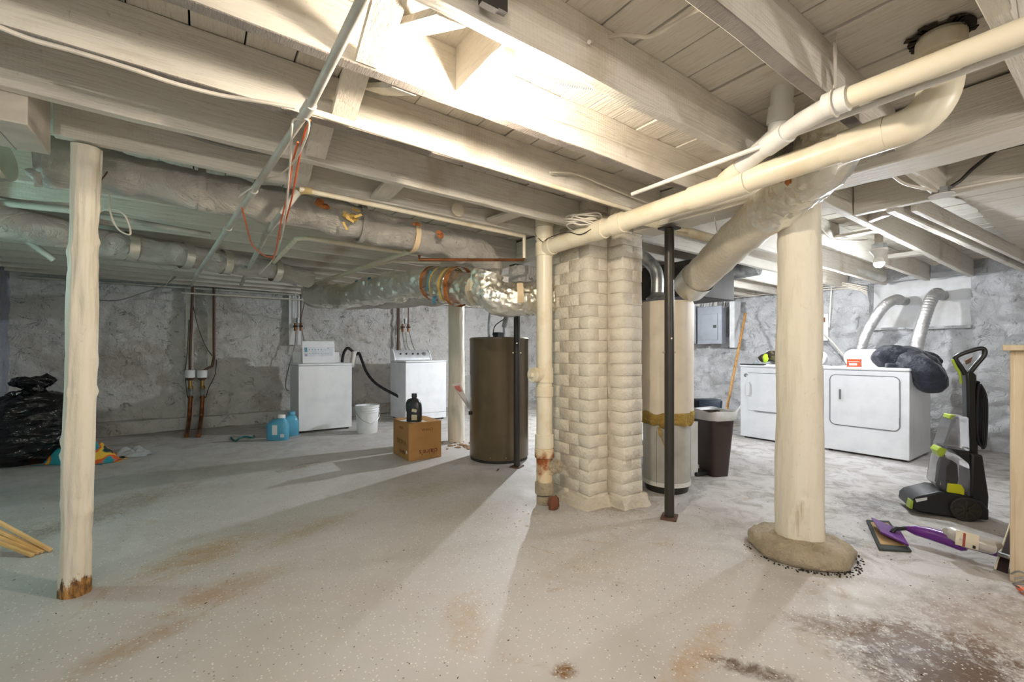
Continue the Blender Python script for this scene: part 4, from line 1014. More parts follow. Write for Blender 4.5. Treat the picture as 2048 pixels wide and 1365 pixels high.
def flexduct(label, pts, r):
    pts = smooth_path(pts, 26)
    t = thing('vent_duct', label, 'duct', pts[0])
    rr = [r+.0035*math.sin(i*1.9) for i in range(len(pts))]
    obj('foil_hose', G().tube(pts, rr, 24), M_foil2, t, ang=80)
    e = pts[-1]
    obj('wall_stub', G().tube([e-Vector((.02, 0, 0)), Vector((X1+.2, e.y, e.z))], r*.9, 22), M_galv, t)
    obj('wall_plate', G().box((X1+.165, e.y, e.z), (.012, r*3, r*2.8)), M_white2, t)
    obj('clamp', G().tube([e+Vector((-.03, 0, 0)), e+Vector((-.015, 0, 0))], r*1.06, 24), M_galv, t)
flexduct('left silver flexible vent hose curving up from behind the dryers to the wall', [Vector((6.62, 2.03, .80)), Vector((6.66, 2.02, 1.08)), Vector((6.72, 1.96, 1.35)), Vector((6.80, 1.83, 1.63)), Vector((6.92, 1.75, 1.72)), Vector((7.02, 1.73, 1.72))], .058)
flexduct('right silver flexible vent hose curving up behind the navy jacket to the wall', [Vector((6.62, 1.50, .80)), Vector((6.66, 1.50, 1.08)), Vector((6.74, 1.46, 1.40)), Vector((6.82, 1.41, 1.66)), Vector((6.93, 1.385, 1.755)), Vector((7.02, 1.385, 1.755))], .062)
# the plastered-up opening
tag(obj('plaster_panel', G().bx(X1+.13, X1+.175, 1.10, 2.08, 1.34, 2.03), M_panelp), 'smooth white panel filling the wall niche where the two vent hoses enter', 'panel')
# bottom ledge of niche
struct('trim_2', G().beam((X1+.06, 1.12, 1.375), (X1+.06, 2.06, 1.375), .22, .03, 10, .012), M_wallr)
struct('trim_3', G().beam((X1+.02, 1.0, 1.99), (X1+.02, 2.3, 1.985), .12, .05, 14, .01), M_wallr)

# navy jacket
M_navy = pm('navy_fabric', lin(26, 32, 46), .6, col2=lin(14, 18, 28), vs=9, bump=.8, bs=7, bd=.06, Sheen_Weight=.15)
def cloth(name, label, parts, mat, voxel=.014, cat='jacket', amp=.018, s=14):
    g = G()
    for (pts, rad, ell) in parts:
        pp = smooth_path(pts, 6); n = len(pp)
        rs = []
        for i in range(n):
            t = i/(n-1)*(len(rad)-1); k = min(int(t), len(rad)-2); rs.append(rad[k]+(rad[k+1]-rad[k])*(t-k))
        g.tube(pp, rs, 18, ell=ell, fn=rag(amp, s, len(g.v)*.01))
    o = obj(name, g, mat, ang=80)
    m = o.modifiers.new('remesh', 'REMESH'); m.mode = 'VOXEL'; m.voxel_size = voxel; m.use_smooth_shade = True
    m = o.modifiers.new('smooth', 'SMOOTH'); m.factor = .6; m.iterations = 8
    tag(o, label, cat); return o
cloth('jacket', 'dark navy jacket draped over the right corner of the dryer with the rounded door', [
    ([P(1752, 722, 4.80), P(1775, 712, 4.80), P(1805, 717, 4.72), P(1835, 724, 4.62), P(1862, 732, 4.55), P(1880, 740, 4.50)], [.07, .12, .135, .13, .10, .05], 1.0),
    ([P(1765, 712, 4.90), P(1810, 708, 4.85), P(1850, 714, 4.78), P(1884, 724, 4.72)], [.06, .08, .075, .035], 1.0),
    ([P(1820, 722, 4.56), P(1842, 740, 4.40), P(1860, 760, 4.36), P(1866, 775, 4.36), P(1868, 786, 4.36)], [.12, .125, .125, .11, .06], 1.1),
    ([P(1770, 733, 4.62), P(1810, 735, 4.54), P(1846, 742, 4.46)], [.05, .05, .05], .9)], M_navy, amp=.035, s=7)
ob = thing('small_box', 'small orange box lying on the dryer against the navy jacket', 'box', (5.86, 1.83, .925), -PI/2+.15)
obj('carton', G().bx(-.06, .06, -.03, .03, 0, .085), pm('orange_card', lin(226, 84, 34), .5, bump=0), ob, bevel=.002, local=True)
obj('label_print', G().bx(-.04, .03, -.0315, -.0295, .015, .04).bx(-.05, .05, -.0315, -.0295, .052, .058), M_white2, ob, local=True)
M_camo = pm('brown_green_cloth', lin(96, 86, 56), .85, col2=lin(40, 30, 20), vs=16, va=(.45, .55), bump=.4, bs=20)
cloth('crumpled_clothes', 'crumpled brown and olive clothes heaped on the dryer behind the thick post',
      [([P(1520, 722, 5.9), P(1545, 712, 5.8), P(1590, 715, 5.7), P(1640, 716, 5.5), P(1650, 722, 5.45)], [.05, .08, .09, .07, .03], 1.0),
       ([P(1636, 725, 5.35), P(1640, 745, 5.05), P(1640, 760, 5.02)], [.04, .035, .02], 1.0)], M_camo, .02, 'clothes', .04)
lf = G()
lf.blob(P(1531, 717, 5.72), (.045, .03, .055), 12, 8, fn=lambda n_: 1+.35*nz(n_, 2, 4))
tag(obj('green_glove', lf, pm('lime_fabric', lin(166, 200, 40), .6, bump=.2)), 'lime green scrap of cloth among the clothes on the rear dryer', 'cloth')
lf = G().blob(P(1512, 727, 5.75), (.05, .04, .02), 12, 8, fn=lambda n_: 1+.35*nz(n_, 2, 9))
tag(obj('grey_rag', lf, pm('grey_fabric', lin(130, 140, 140), .8)), 'little grey rag at the left end of the heap on the rear dryer', 'cloth')
pipe('white hose end curving to the floor between the two dryers', [(5.80, 2.13, .75), (5.72, 2.13, .45), (5.66, 2.135, .25), (5.70, 2.13, .06)], .03, M_white2, name='hose', cat='hose', sm=6)

# ------------------------------------------------------------------ wall fittings, right
M_pgray = pm('grey_enclosure', lin(150, 154, 162), .4, .2, col2=lin(138, 142, 150), bump=.03)
def panel(label, px0, px1, py0, py1, X, door=True):
    a = PX(px0, py0, X); b = PX(px1, py1, X)
    ya, yb = b.y, a.y; z1 = 1.1+(702-py0)/F_*(X/ray((px0+px1)/2, 0)[0]); z0 = 1.1+(702-py1)/F_*(X/ray((px0+px1)/2, 0)[0])
    t = thing('breaker_panel', label, 'electrical panel', (X, (ya+yb)/2, z0))
    obj('enclosure', G().bx(X, X+.12, ya, yb, z0, z1), M_pgray, t, bevel=.004)
    obj('front_cover', G().bx(X-.012, X+.001, ya-.006, yb+.006, z0-.006, z1+.006), M_pgray, t, bevel=.008)
    if door:
        w = yb-ya; h = z1-z0
        d_ = obj('door', G().bx(X-.020, X-.011, ya+w*.16, yb-w*.16, z0+h*.10, z1-h*.2), M_pgray, t, bevel=.002)
        l_ = obj('latch', G().bx(X-.024, X-.018, ya+w*.2, ya+w*.33, z0+h*.42, z0+h*.50), M_black, None); 
        l_.parent = d_; l_.location = l_.location-mworld(d_).translation
    return t
tag(obj('backing_board', G().bx(6.93, 7.08, 4.02, 4.95, 1.22, 1.9), M_white2), 'white backing board behind the grey breaker panels', 'board')
panel('grey breaker panel with its door and black latch, right one of the pair', 1396, 1444, 614, 688, 6.80)
panel('narrow grey breaker panel half hidden behind the wrapped tank, left one of the pair', 1360, 1392, 614, 688, 6.80)
tag(obj('white_board', G().bx(6.90, 7.08, 3.72, 3.80, 1.15, 1.88), M_white2), 'narrow upright white board right of the breaker panels', 'board')
random.seed(5)
for k in range(11):
    x0 = 1386+k*6+random.uniform(-2, 2); hx = random.uniform(8, 18)*random.choice((-1, 1))
    cable('one of the white cables looping into the tops of the breaker panels', [PX(x0, 616, 6.85), PX(x0+1, 600, 6.83), PX(x0+hx*.5, 588, 6.83), PX(x0+hx, 582, 6.85), PX(x0+hx*1.8, 578, 6.88)], .008, M_cable if k % 3 else M_cablegray, group='cables looping into the breaker panels')
mt = thing('meter', 'small dark round meter above the breaker panels', 'meter', PX(1404, 590, 6.9))
obj('dial', G().tube([PX(1404, 594, 6.85), PX(1404, 594, 6.97)], .07, 20), M_steel, mt)
bs = thing('broom_handle', 'wooden handle leaning on the rubble wall beside the breaker panels', 'broom', (6.4, 3.5, 0))
b0, b1 = PX(1491, 627, 6.92), P(1455, 812, 6.25)
dn = (b1-b0).normalized(); b2 = b0+dn*((b0.z-.01)/-dn.z)
obj('handle', G().tube([b0, b0.lerp(b2, .5), b2], .018, 14), pm('varnished_wood', lin(206, 156, 92), .45, col2=lin(150, 100, 56), stretch=(8, 8, .8)), bs)
pipe('white plastic pipe leaning low behind the brown trash can', [P(1446, 868, 5.9), P(1484, 812, 5.75)], .02, M_pvcw)
lv = thing('light_switch_box', 'small white switch board on the bright wall right of the thick post', 'switch', PX(1648, 660, 6.96))
obj('board', G().box(PX(1650, 655, 6.98), (.03, .08, .36)), M_white2, lv); obj('switch', G().box(PX(1646, 640, 6.95), (.03, .04, .06)), M_copper, lv)
pipe('thin white conduit climbing the bright wall right of the thick post', [PX(1658, 655, 6.98), PX(1664, 560, 6.98)], .010, M_pvcw)
cable('white cable slanting down the wall behind the dryers', [PX(1640, 662, 6.95), PX(1665, 685, 6.92), PX(1694, 720, 6.9)], .009)

# trash can and its neighbours
tc = thing('trash_can', 'dark brown trash can with a white liner folded over its rim', 'trash can', (P(1427, 930, 3.98).x, P(1427, 930, 3.98).y, 0), IMG+.25)
def rr4(w, d, z, r=.03):
    return [(p[0], p[1], z) for p in rrect(-w/2, w/2, -d/2, d/2, r, 3)]
def loftrect(levels, r=.03, cap=True):
    g = G(); n = None; vs = []
    for (w, d, z) in levels:
        q = rr4(w, d, z, r); n = len(q); vs += q
    fs = [(i*n+k, i*n+(k+1) % n, (i+1)*n+(k+1) % n, (i+1)*n+k) for i in range(len(levels)-1) for k in range(n)]
    if cap: fs += [tuple(range(n-1, -1, -1)), tuple((len(levels)-1)*n+k for k in range(n))]
    return g.add(vs, fs)
obj('bin', loftrect([(.17, .21, 0), (.245, .29, .555), (.225, .27, .553), (.16, .19, .02)], .04, cap=True), pm('brown_plastic', lin(58, 44, 40), .4, bump=.03), tc, local=True, ang=50)
lin_ = loftrect([(.246, .292, .49), (.262, .312, .50), (.268, .32, .55), (.26, .31, .575), (.23, .275, .565), (.21, .25, .40)], .05, cap=False)
lin_.v = [tuple(Vector(v)+Vector((nz(v, 14, 1), nz(v, 14, 2), 1.3*nz(v, 12, 3)))*.012) for v in lin_.v]
obj('liner', lin_, pm('white_bag_plastic', lin(214, 214, 214), .35, bump=.3, bs=20), tc, local=True, ang=60)
bl = thing('blue_basket', 'dark blue plastic tub showing behind the rim of the brown trash can', 'tub', P(1413, 890, 4.35).xy.to_3d(), IMG)
obj('tub', loftrect([(.20, .15, 0), (.25, .18, .62), (.24, .17, .625)], .03), pm('navy_plastic', lin(24, 44, 66), .35, bump=0), bl, local=True, ang=50)
tag(obj('white_board', G().box(P(1388, 870, 3.9).xy.to_3d()+Vector((0, 0, .24)), (.06, .02, .48), IMG, ), M_white2), 'narrow white board standing between the wrapped tank and the trash can', 'board')
dp = G().box(P(1395, 945, 3.95).xy.to_3d()+Vector((0, 0, .02)), (.14, .12, .035), IMG+.4)
tag(obj('dust_pan', dp, M_blackm, bevel=.008), 'flat dark dust pan on the floor left of the trash can', 'dust pan')

# ------------------------------------------------------------------ cardboard box, jug, bucket, detergent
cbx = thing('cardboard_box', 'upside-down printed cardboard box with a black jug on top', 'box', (1.70, 4.20, 0))
M_card = pm('cardboard', lin(176, 132, 78), .8, col2=lin(164, 120, 70), bump=.08, bs=90)
BW, BD, BH = .355, .43, .375
obj('carton', G().bx(0, BW, 0, BD, 0, BH-.004), M_card, cbx, bevel=.003, local=True)
obj('top_flap', G().bx(-.002, BW*.49, -.002, BD+.002, BH-.004, BH), M_card, cbx, local=True)
obj('top_flap', G().bx(BW*.51, BW+.002, -.002, BD+.002, BH-.004, BH), M_card, cbx, local=True)
obj('packing_tape', G().bx(BW*.5-.025, BW*.5+.025, -.004, BD+.004, BH, BH+.001), M_tapec, cbx, local=True)
obj('paper_sheet', G().box((.10, .16, BH+.002), (.15, .22, .002), .3), M_white2, cbx, local=True)
def text(s, size, mat, M, parent, name='lettering', ext=.0006):
    cu = bpy.data.curves.new('text', 'FONT'); cu.body = s; cu.size = size; cu.extrude = ext; cu.resolution_u = 3; cu.align_x = 'CENTER'; cu.align_y = 'CENTER'
    to = bpy.data.objects.new('text', cu); me = bpy.data.meshes.new_from_object(to); bpy.data.objects.remove(to); bpy.data.curves.remove(cu)
    me.materials.clear(); me.materials.append(mat); me.transform(M)
    o = bpy.data.objects.new(name, me); COL.objects.link(o); o.parent = parent; return o
M_print = pm('brown_print', lin(120, 78, 40), .8, bump=0); M_purp = pm('maroon_print', lin(104, 40, 40), .8, bump=0)
def facey(x, z, flip=True):  # on the -y face, lettering upside down
    return Matrix.Translation((x, -.0008, z)) @ Matrix.Rotation(PI/2, 4, 'X') @ Matrix.Rotation(PI if flip else 0, 4, 'Z')
def facex(y, z, flip=True):  # on the -x face
    return Matrix.Translation((-.0008, y, z)) @ Matrix.Rotation(-PI/2, 4, 'Z') @ Matrix.Rotation(PI/2, 4, 'X') @ Matrix.Rotation(PI if flip else 0, 4, 'Z')
text('FRAGILE', .07, M_print, facex(.20, .17), cbx); text("claire's", .06, M_purp, facex(.17, .065), cbx); text("CHINA", .035, M_print, facex(.2, .31), cbx)
text("claire's", .075, M_purp, facey(.21, .075), cbx); text("CHINA", .04, M_print, facey(.2, .30), cbx)
M = Matrix.Translation((-.001, .055, .08)) @ Matrix.Rotation(PI/2, 4, 'Y')
obj('white_dot', G().lathe([(.017, -.001), (.017, .001)], (0, 0, 0), 20, M=M), M_white2, cbx, local=True)
# jug
def jug(t, w, d, h, mat, capm, handle=True, capoff=0):
    g = G(); lv = [(.0, .92), (.02, 1.0), (.45, 1.0), (.60, .95), (.72, .78), (.80, .5), (.84, .32), (.88, .30)]
    vs = []; n = 20
    for (z, k) in lv:
        for j in range(n):
            a = 2*PI*j/n; ca, sa = math.cos(a), math.sin(a)
            sx = abs(ca)**.6*(1 if ca > 0 else -1); sy = abs(sa)**.6*(1 if sa > 0 else -1)
            off = capoff*w*(1-k)
            vs.append((off+sx*w/2*k, sy*d/2*min(1, k*1.02), z*h))
    fs = [(i*n+k, i*n+(k+1) % n, (i+1)*n+(k+1) % n, (i+1)*n+k) for i in range(len(lv)-1) for k in range(n)]+[tuple(range(n-1, -1, -1)), tuple((len(lv)-1)*n+k for k in range(n))]
    obj('bottle', g.add(vs, fs), mat, t, local=True, ang=50)
    ox = capoff*w*.7
    obj('cap', G().lathe([(w*.17, h*.87), (w*.18, h*.875), (w*.165, h), (w*.15, h*1.0)], (ox, 0, 0), 18), capm, t, local=True)
    if handle:
        obj('handle', G().tube(smooth_path([(ox-w*.14, 0, h*.80), (ox-w*.42, 0, h*.74), (-w*.50, 0, h*.55), (-w*.47, 0, h*.35)], 5), w*.07, 10), mat, t, local=True)
jp = PZ(824, 846, BH)
jg = thing('jug', 'black plastic jug with a handle standing on the cardboard box', 'jug', (1.80, 4.30, BH+.003), IMG)
M_blk2 = pm('charcoal_plastic', (.022, .024, .028), .35, bump=0)
jug(jg, .155, .09, .285, M_blk2, M_blk2)
obj('paper_label', G().box((.01, -.0465, .115), (.05, .002, .03), 0, rot=Matrix.Rotation(.25, 3, 'Y')).box((.01, -.0465, .045), (.055, .002, .055)), pm('cream_label', lin(200, 190, 160), .6), jg, local=True)
M_blue = pm('blue_plastic', lin(90, 168, 200), .3, bump=0, Alpha=1)
for k, (px, py, d, rz, lb) in enumerate(((556, 880, 5.50, .05, 'blue detergent jug, the front one of two by the left washer'), (576, 874, 5.75, .7, 'blue detergent jug, the rear one of two by the left washer'))):
    p = P(px, py, d); t = thing('detergent_jug', lb, 'jug', (p.x, p.y, 0), IMG+rz)
    jug(t, .25, .13, .31, M_blue, M_white2 if k == 0 else M_blue, capoff=.25)
    if k == 0: obj('paper_label', G().box((-.01, -.066, .13), (.06, .002, .12)).box((.08, -.066, .06), (.045, .002, .04)), M_white2, t, local=True)
bk = thing('bucket', 'white plastic bucket between the washers and the cardboard box', 'bucket', (1.85, 6.02, 0))
obj('pail', G().lathe([(.125, 0), (.13, .01), (.150, .33), (.150, .37), (.146, .37), (.144, .33), (.122, .012), (.001, .012)], (0, 0, 0), 36, cap=False), M_white2, bk, local=True)
for z in (.285, .315, .345, .368): obj('rim_rib', G().lathe([(.148, z-.005), (.158, z-.003), (.158, z+.003), (.148, z+.005)], (0, 0, 0), 36, cap=False), M_white2, bk, local=True)
hn = [Vector((math.cos(a)*.162, math.sin(a)*.162, .31-.16*max(0, math.sin((a-(-PI/2-1.5))/3.0*PI)))) for a in [-PI/2-1.5+3.0*k/20 for k in range(21)]]
hb = obj('bail_handle', G().tube([v for v in hn], .003, 6), M_galv, bk, local=True)
gp = obj('grip', G().tube([hn[9], hn[10], hn[11]], .008, 8), M_white2, None, local=True); gp.parent = hb
ts = smooth_path([PZ(462, 876, .01), PZ(470, 882, .012), PZ(480, 877, .01), PZ(490, 874, .02), PZ(506, 876, .01), PZ(508, 872, .01)], 6)
tag(obj('strap_loop', G().tube(ts, .010, 8), pm('teal_strap', lin(20, 110, 110), .6)), 'small teal strap lying on the floor left of the blue jugs', 'strap')

# paper in plastic pouch next to heater
pp = thing('instruction_pouch', 'instruction papers in a clear pouch hanging on the brown water heater', 'paper', P(925, 815, 4.45))
M_clear = pm('clear_film', (.9, .92, .93), .15, bump=.3, bs=12, Transmission_Weight=.85, IOR=1.1)
def pq(pts, nm, mt, par):
    g = G(); n = len(pts); off = Vector((math.cos(TH), math.sin(TH), 0))*.003
    g.add([Vector(p) for p in pts]+[Vector(p)+off for p in pts], [tuple(range(n)), tuple(range(2*n-1, n-1, -1))]+[(i, i+n, (i+1) % n+n, (i+1) % n) for i in range(n)])
    return obj(nm, g, mt, par)
pq([P(903, 769, 4.47), P(920, 766, 4.44), P(941, 816, 4.36), P(937, 818, 4.40)], 'leaflet', pm('leaflet_paper', lin(222, 210, 206), .7), pp)
pq([P(908, 773, 4.45), P(919, 771, 4.43), P(924, 783, 4.41), P(915, 786, 4.44)], 'red_print', pm('red_print', lin(206, 120, 112), .7), pp)
pq([P(930, 752, 4.36), P(942, 750, 4.35), P(943, 820, 4.35), P(934, 818, 4.36)], 'clear_pouch', M_clear, pp)

# ------------------------------------------------------------------ left wall fittings
YW = Y1-.10
def yw(px, py, o=0): return PY(px, py, YW-o)
for lb, px, wd in (('grey painted board on the left wall behind the first brown riser', 379, .09), ('grey painted board on the left wall behind the second brown riser', 421, .07)):
    a = yw(px, 560); b_ = yw(px-3, 870 if px < 400 else 735)
    tag(obj('wall_board', G().bx(a.x-wd/2, a.x+wd/2, YW, YW+.04, max(.16, b_.z), 1.98), M_graypipe, bevel=.003), lb, 'board')
for lb, top, mid, bot in (('brown riser with a white cup fitting, left one on the left wall', (386, 560), (380, 728), (373, 876)), ('brown riser with a white cup fitting, right one on the left wall', (428, 575), (428, 728), (397, 876))):
    t = thing('riser_pipe', lb, 'pipe', yw(bot[0], bot[1]).xy.to_3d())
    cx = 380 if mid[0] == 380 else 404
    a = yw(*top, .03); b_ = yw(mid[0], mid[1], .05)
    pts = [a, yw(mid[0], mid[1]-12, .03)] + ([yw(cx, 740, .05)] if cx != 404 else [yw(424, 733, .04), yw(406, 742, .05)])
    obj('riser', G().tube(pts, .017, 12), M_brownpipe, t)
    c = yw(cx, 750, .08); c0 = yw(cx, 735, .08)
    obj('cup_fitting', G().lathe([(.045, 0), (.062, .01), (.062, .11), (.055, .115)], yw(cx, 757, .08), 22), M_white2, t)
    obj('cup_base', G().lathe([(.03, -.03), (.055, 0), (.06, .012)], yw(cx, 757, .08), 20), M_brownpipe, t)
    dlow = yw(cx+1, 780, .08)
    obj('brass_valve', G().tube([yw(cx, 760, .08), yw(cx+1, 792, .08)], [.022, .028], 12).blob(yw(cx+1, 776, .08), (.035, .03, .035), 12, 8), pm('old_brass', lin(150, 124, 70), .45, .7), t)
    obj('grey_union', G().tube([yw(cx+1, 778, .08), yw(cx+1, 792, .08)], .030, 8), M_galv, t)
    f_ = PZ(bot[0], bot[1])
    obj('lower_pipe', G().tube(smooth_path([yw(cx+1, 790, .08), yw(cx, 815, .08), yw(cx-2, 840, .12), (f_.x, min(f_.y, YW-.14), .02)], 6), .026, 14), M_copper, t)
    obj('strap_clip', G().tube([yw(cx-5, 795, .08), yw(cx+7, 795, .08)], .012, 8), M_steel, t)
for lb, ps in (('thin black wire beside the left brown riser', [(378, 640), (375, 700), (371, 745), (374, 790), (378, 795)]), ('thin black wire beside the right brown riser', [(433, 720), (430, 750), (418, 775), (412, 795)]), ('thin crossing wires between the two brown risers', [(384, 600), (395, 650), (410, 690), (424, 712)])):
    cable(lb, [yw(*q, .04) for q in ps], .005, M_steel)
# laundry hook-ups
def hookup(label, px, py, wide, hoses, boardspan=None):
    t = thing('water_hookup', label, 'valve', yw(px, py))
    if boardspan: obj('board', G().bx(yw(boardspan[0], py).x, yw(boardspan[1], py).x, YW, YW+.03, yw(px, boardspan[2]).z, 1.98), M_white2, t)
    for s in (-1, 1):
        obj('supply_riser', G().tube([yw(px+s*wide*.35, 575, .04), yw(px+s*wide*.35, py, .04)], .010, 8), M_pvcw if s < 0 else M_brownpipe, t)
        v_ = obj('valve', G().tube([yw(px+s*wide*.35, py-3, .05), yw(px+s*wide*.35, py+12, .06)], .020, 10), M_copper, t)
        obj('valve_handle', G().tube([yw(px+s*wide*.35-4, py+3, .09), yw(px+s*wide*.35+4, py+3, .09)], .012, 8), M_steel, v_) if False else obj('valve_handle', G().tube([yw(px+s*wide*.35-4, py+3, .09), yw(px+s*wide*.35+4, py+3, .09)], .012, 8), M_steel, t)
    obj('arrester', G().tube([yw(px, py-14, .05), yw(px, py-4, .05)], .028, 12), M_galv, t)
    for h_ in hoses: obj('supply_hose', G().tube(smooth_path([yw(a, b, .06+.03*i) for i, (a, b) in enumerate(h_)], 6), .009, 8), M_cablegray, t)
hookup('water hookup with valves and hoses above the washer with the open lid', 596, 650, 16, [[(592, 662), (590, 690), (582, 720), (574, 750), (571, 775), (577, 782)], [(604, 660), (608, 680), (612, 700)]], (578, 602, 690))
hookup('water hookup with valves and hoses above the silver console washer', 811, 652, 16, [[(806, 662), (808, 690), (816, 705)], [(812, 664), (814, 690), (822, 704)], [(818, 662), (824, 685), (830, 702)]])
pipe('grey drop pipe left of the hookup over the silver console washer', [yw(797, 612, .04), yw(797, 640, .04), yw(796, 702, .04)], .022, M_brownpipe)
ball = thing('pull_ball', 'small white ball hanging on a cord at the duct end by the left wall', 'pull cord', P(590, 568, 5.6))
obj('ball', G().blob(P(590, 568, 5.6), (.03, .03, .03), 14, 10), M_white2, ball); obj('cord', G().tube([P(590, 568, 5.6), P(592, 640, 5.9)], .003, 6), M_cable, ball)
cable('pair of thin cords falling from the foil duct to the left hookup', [P(618, 572, 5.7), P(610, 600, 6.2), P(602, 640, 7.0)], .005, M_brownpipe)

# ------------------------------------------------------------------ bag, cloth, plastic, sticks at left
def bagf(n_):
    k = 1.0
    a = math.atan2(n_.y, n_.x)
    k += .09*noise.noise(n_*2.1+Vector((3, 1, 0)))+.05*noise.noise(n_*6)+.025*abs(noise.noise(Vector((n_.x*4, n_.y*4, n_.z*16))))*2
    k *= 1-.30*max(0, n_.z+.1)**1.3
    return k
bg = G()
def bagz(n_): return bagf(n_)
bp = Vector((-1.38, 6.42, 0))
bg.blob((bp.x, bp.y, .37), (.42, .40, .50), 90, 70, fn=bagz)
bg.v = [(v[0], v[1], max(.003, v[2])) for v in bg.v]
M_bag = N('black_bin_bag'); v_ = M_bag.map((1, 1, 2.2))
M_bag = M_bag.out((.010, .010, .011), .16, 0, M_bag.bump(M_bag.math('ADD', M_bag.noise(v_, 5, 3, .5, 1.5), M_bag.vor(v_, 6)), .9, .05))
tb = thing('trash_bag', 'big shiny black trash bag standing in the left corner', 'bag', (bp.x, bp.y, 0))
obj('bag', bg, M_bag, tb, ang=80)
kn_ = G()
for k in range(3):
    a = k*2.2+.4
    kn_.tube(smooth_path([(bp.x+.05, bp.y, .66), (bp.x+math.cos(a)*.05, bp.y+math.sin(a)*.05, .78), (bp.x+math.cos(a)*.14, bp.y+math.sin(a)*.14, .83), (bp.x+math.cos(a)*.2, bp.y+math.sin(a)*.2, .77)], 5), [.05, .05, .045, .04]*4, 12, ell=.6, fn=rag(.03, 11, k)) if False else kn_.tube(smooth_path([(bp.x+.05, bp.y, .66), (bp.x+math.cos(a)*.05, bp.y+math.sin(a)*.05, .76), (bp.x+math.cos(a)*.11, bp.y+math.sin(a)*.11, .79), (bp.x+math.cos(a)*.15, bp.y+math.sin(a)*.15, .76)], 5), .06, 12, ell=.8, fn=rag(.045, 13, k))
obj('tied_neck', kn_, M_bag, tb, ang=80)
def heap(name, label, px, py, w, d, h, mat, cat, seed, n=26, par=None):
    c = PZ(px, py); c.z = 0; R_ = Matrix.Rotation(IMG, 3, 'Z')
    def f(u, v):
        x_ = (u-.5)*2; y_ = (v-.5)*2; r = math.sqrt(x_*x_+y_*y_)
        ed = max(0, 1-(r/(1.0+.25*noise.noise(Vector((x_*1.5+seed, y_*1.5, 0)))))**2)
        z = h*ed*(.55+.9*abs(noise.noise(Vector((x_*2.2, y_*2.2, seed)))))+.004
        sx = x_*(.85+.25*noise.noise(Vector((y_*2+seed, 1, 0)))); sy = y_*(.85+.25*noise.noise(Vector((x_*2, seed, 0))))
        return c+R_ @ Vector((sx*w/2, sy*d/2, z))
    def f2(u, v): q = f(u, v); return Vector((q.x, q.y, max(.001, q.z-.006)))
    g = G().grid(f, n, n).grid(f2, n, n)
    return tag(obj(name, g, mat, fix=False, ang=80), label, cat)
mt_ = N('teal_orange_fabric'); v_ = mt_.map(); nn = mt_.noise(v_, 4.5, 2, .5, .3)
cc_ = mt_.mix(mt_.ramp(nn, .50, .53), lin(44, 150, 160), lin(224, 92, 30)); cc_ = mt_.mix(mt_.ramp(nn, .555, .575), cc_, lin(236, 190, 70)); cc_ = mt_.mix(mt_.ramp(nn, .61, .63), cc_, lin(20, 60, 70))
M_beach = mt_.out(cc_, .8, 0)
heap('crumpled_towel', 'crumpled teal towel with orange pattern on the floor behind the slim post', 166, 922, .86, .42, .30, M_beach, 'towel', 3)
M_film = N('clear_crumpled_film'); v_ = M_film.map()
M_film = M_film.out((.95, .96, .97), .25, 0, M_film.bump(M_film.noise(v_, 30, 6, .7, 2), 1, .02), Transmission_Weight=.45, IOR=1.15)
heap('plastic_film', 'crumpled clear plastic film on the floor right of the teal towel', 262, 910, .52, .32, .10, M_film, 'plastic film', 8, 40)
M_stick = pm('pale_pine', lin(232, 196, 136), .6, col2=lin(206, 164, 104), stretch=(1, 1, 1), bump=.1)
for k, (a, b_, lb) in enumerate((((103, 1102), (-160, 960), 'pale wooden stick reaching farthest right of the bundle at the left edge'), ((88, 1104), (-170, 985), 'pale wooden stick, upper middle of the bundle at the left edge'), ((78, 1107), (-175, 1000), 'pale wooden stick, lower middle of the bundle at the left edge'), ((66, 1112), (-185, 1015), 'pale wooden stick lowest of the bundle at the left edge'))):
    p0 = PZ(a[0], a[1], .008); p1 = P(b_[0], b_[1], 2.28+.01*k)
    tag(obj('wood_stick', G().beam(p0, p1, .018, .014, 1), M_stick, bevel=.001), lb, 'stick')

# ------------------------------------------------------------------ carpet cleaner (side view; local x = forward-right)
S_ = 2.98/F_
cb0 = P(1925, 1035, 2.98)
SX_ = S_*.75
cc = thing('carpet_cleaner', 'upright black carpet cleaner with lime green clips and clear tanks', 'carpet cleaner', (cb0.x, cb0.y, 0), IMG-math.radians(25))
def L2(pts): return [((px-1925)*SX_, (1033-py)*S_) for px, py in pts]
obj('base', G().prism(L2([(1803, 1022), (1806, 1006), (1815, 998), (1862, 982), (1905, 984), (1945, 992), (1958, 1008), (1958, 1028), (1890, 1030), (1822, 1028)]), -.125, .125), M_black, cc, bevel=.012, local=True)
obj('nozzle_window', G().prism(L2([(1812, 1002), (1836, 996), (1836, 1001), (1814, 1008)]), -.12, -.128), M_white2, cc, local=True)
obj('lime_bumper', G().prism(L2([(1800, 1022), (1804, 1006), (1808, 1006), (1806, 1023)]), -.125, -.06), pm('lime_plastic', lin(176, 200, 60), .4, bump=0), cc, local=True)
M_lime = bpy.data.materials['lime_plastic']
for s in (-.150, .120):
    wl = obj('wheel', G().prism([((1910-1925)*SX_+math.cos(a)*.077, .077+math.sin(a)*.077) for a in [2*PI*k/32 for k in range(32)]], s, s+.03), M_blackm, cc, bevel=.006, local=True)
    if s < 0:
        for k in range(8):
            a = 2*PI*k/8
            sp = obj('spoke', G().box(((1910-1925)*SX_+math.cos(a)*.035, s-.002, .077+math.sin(a)*.035), (.05, .006, .012), rot=Matrix.Rotation(-a, 3, 'Y')), M_steel, None, local=True); sp.parent = wl
obj('spine', G().prism(L2([(1928, 1010), (1930, 880), (1928, 770), (1926, 748), (1934, 742), (1948, 752), (1950, 860), (1953, 960), (1956, 1010)]), -.04, .04), M_black, cc, bevel=.012, local=True)
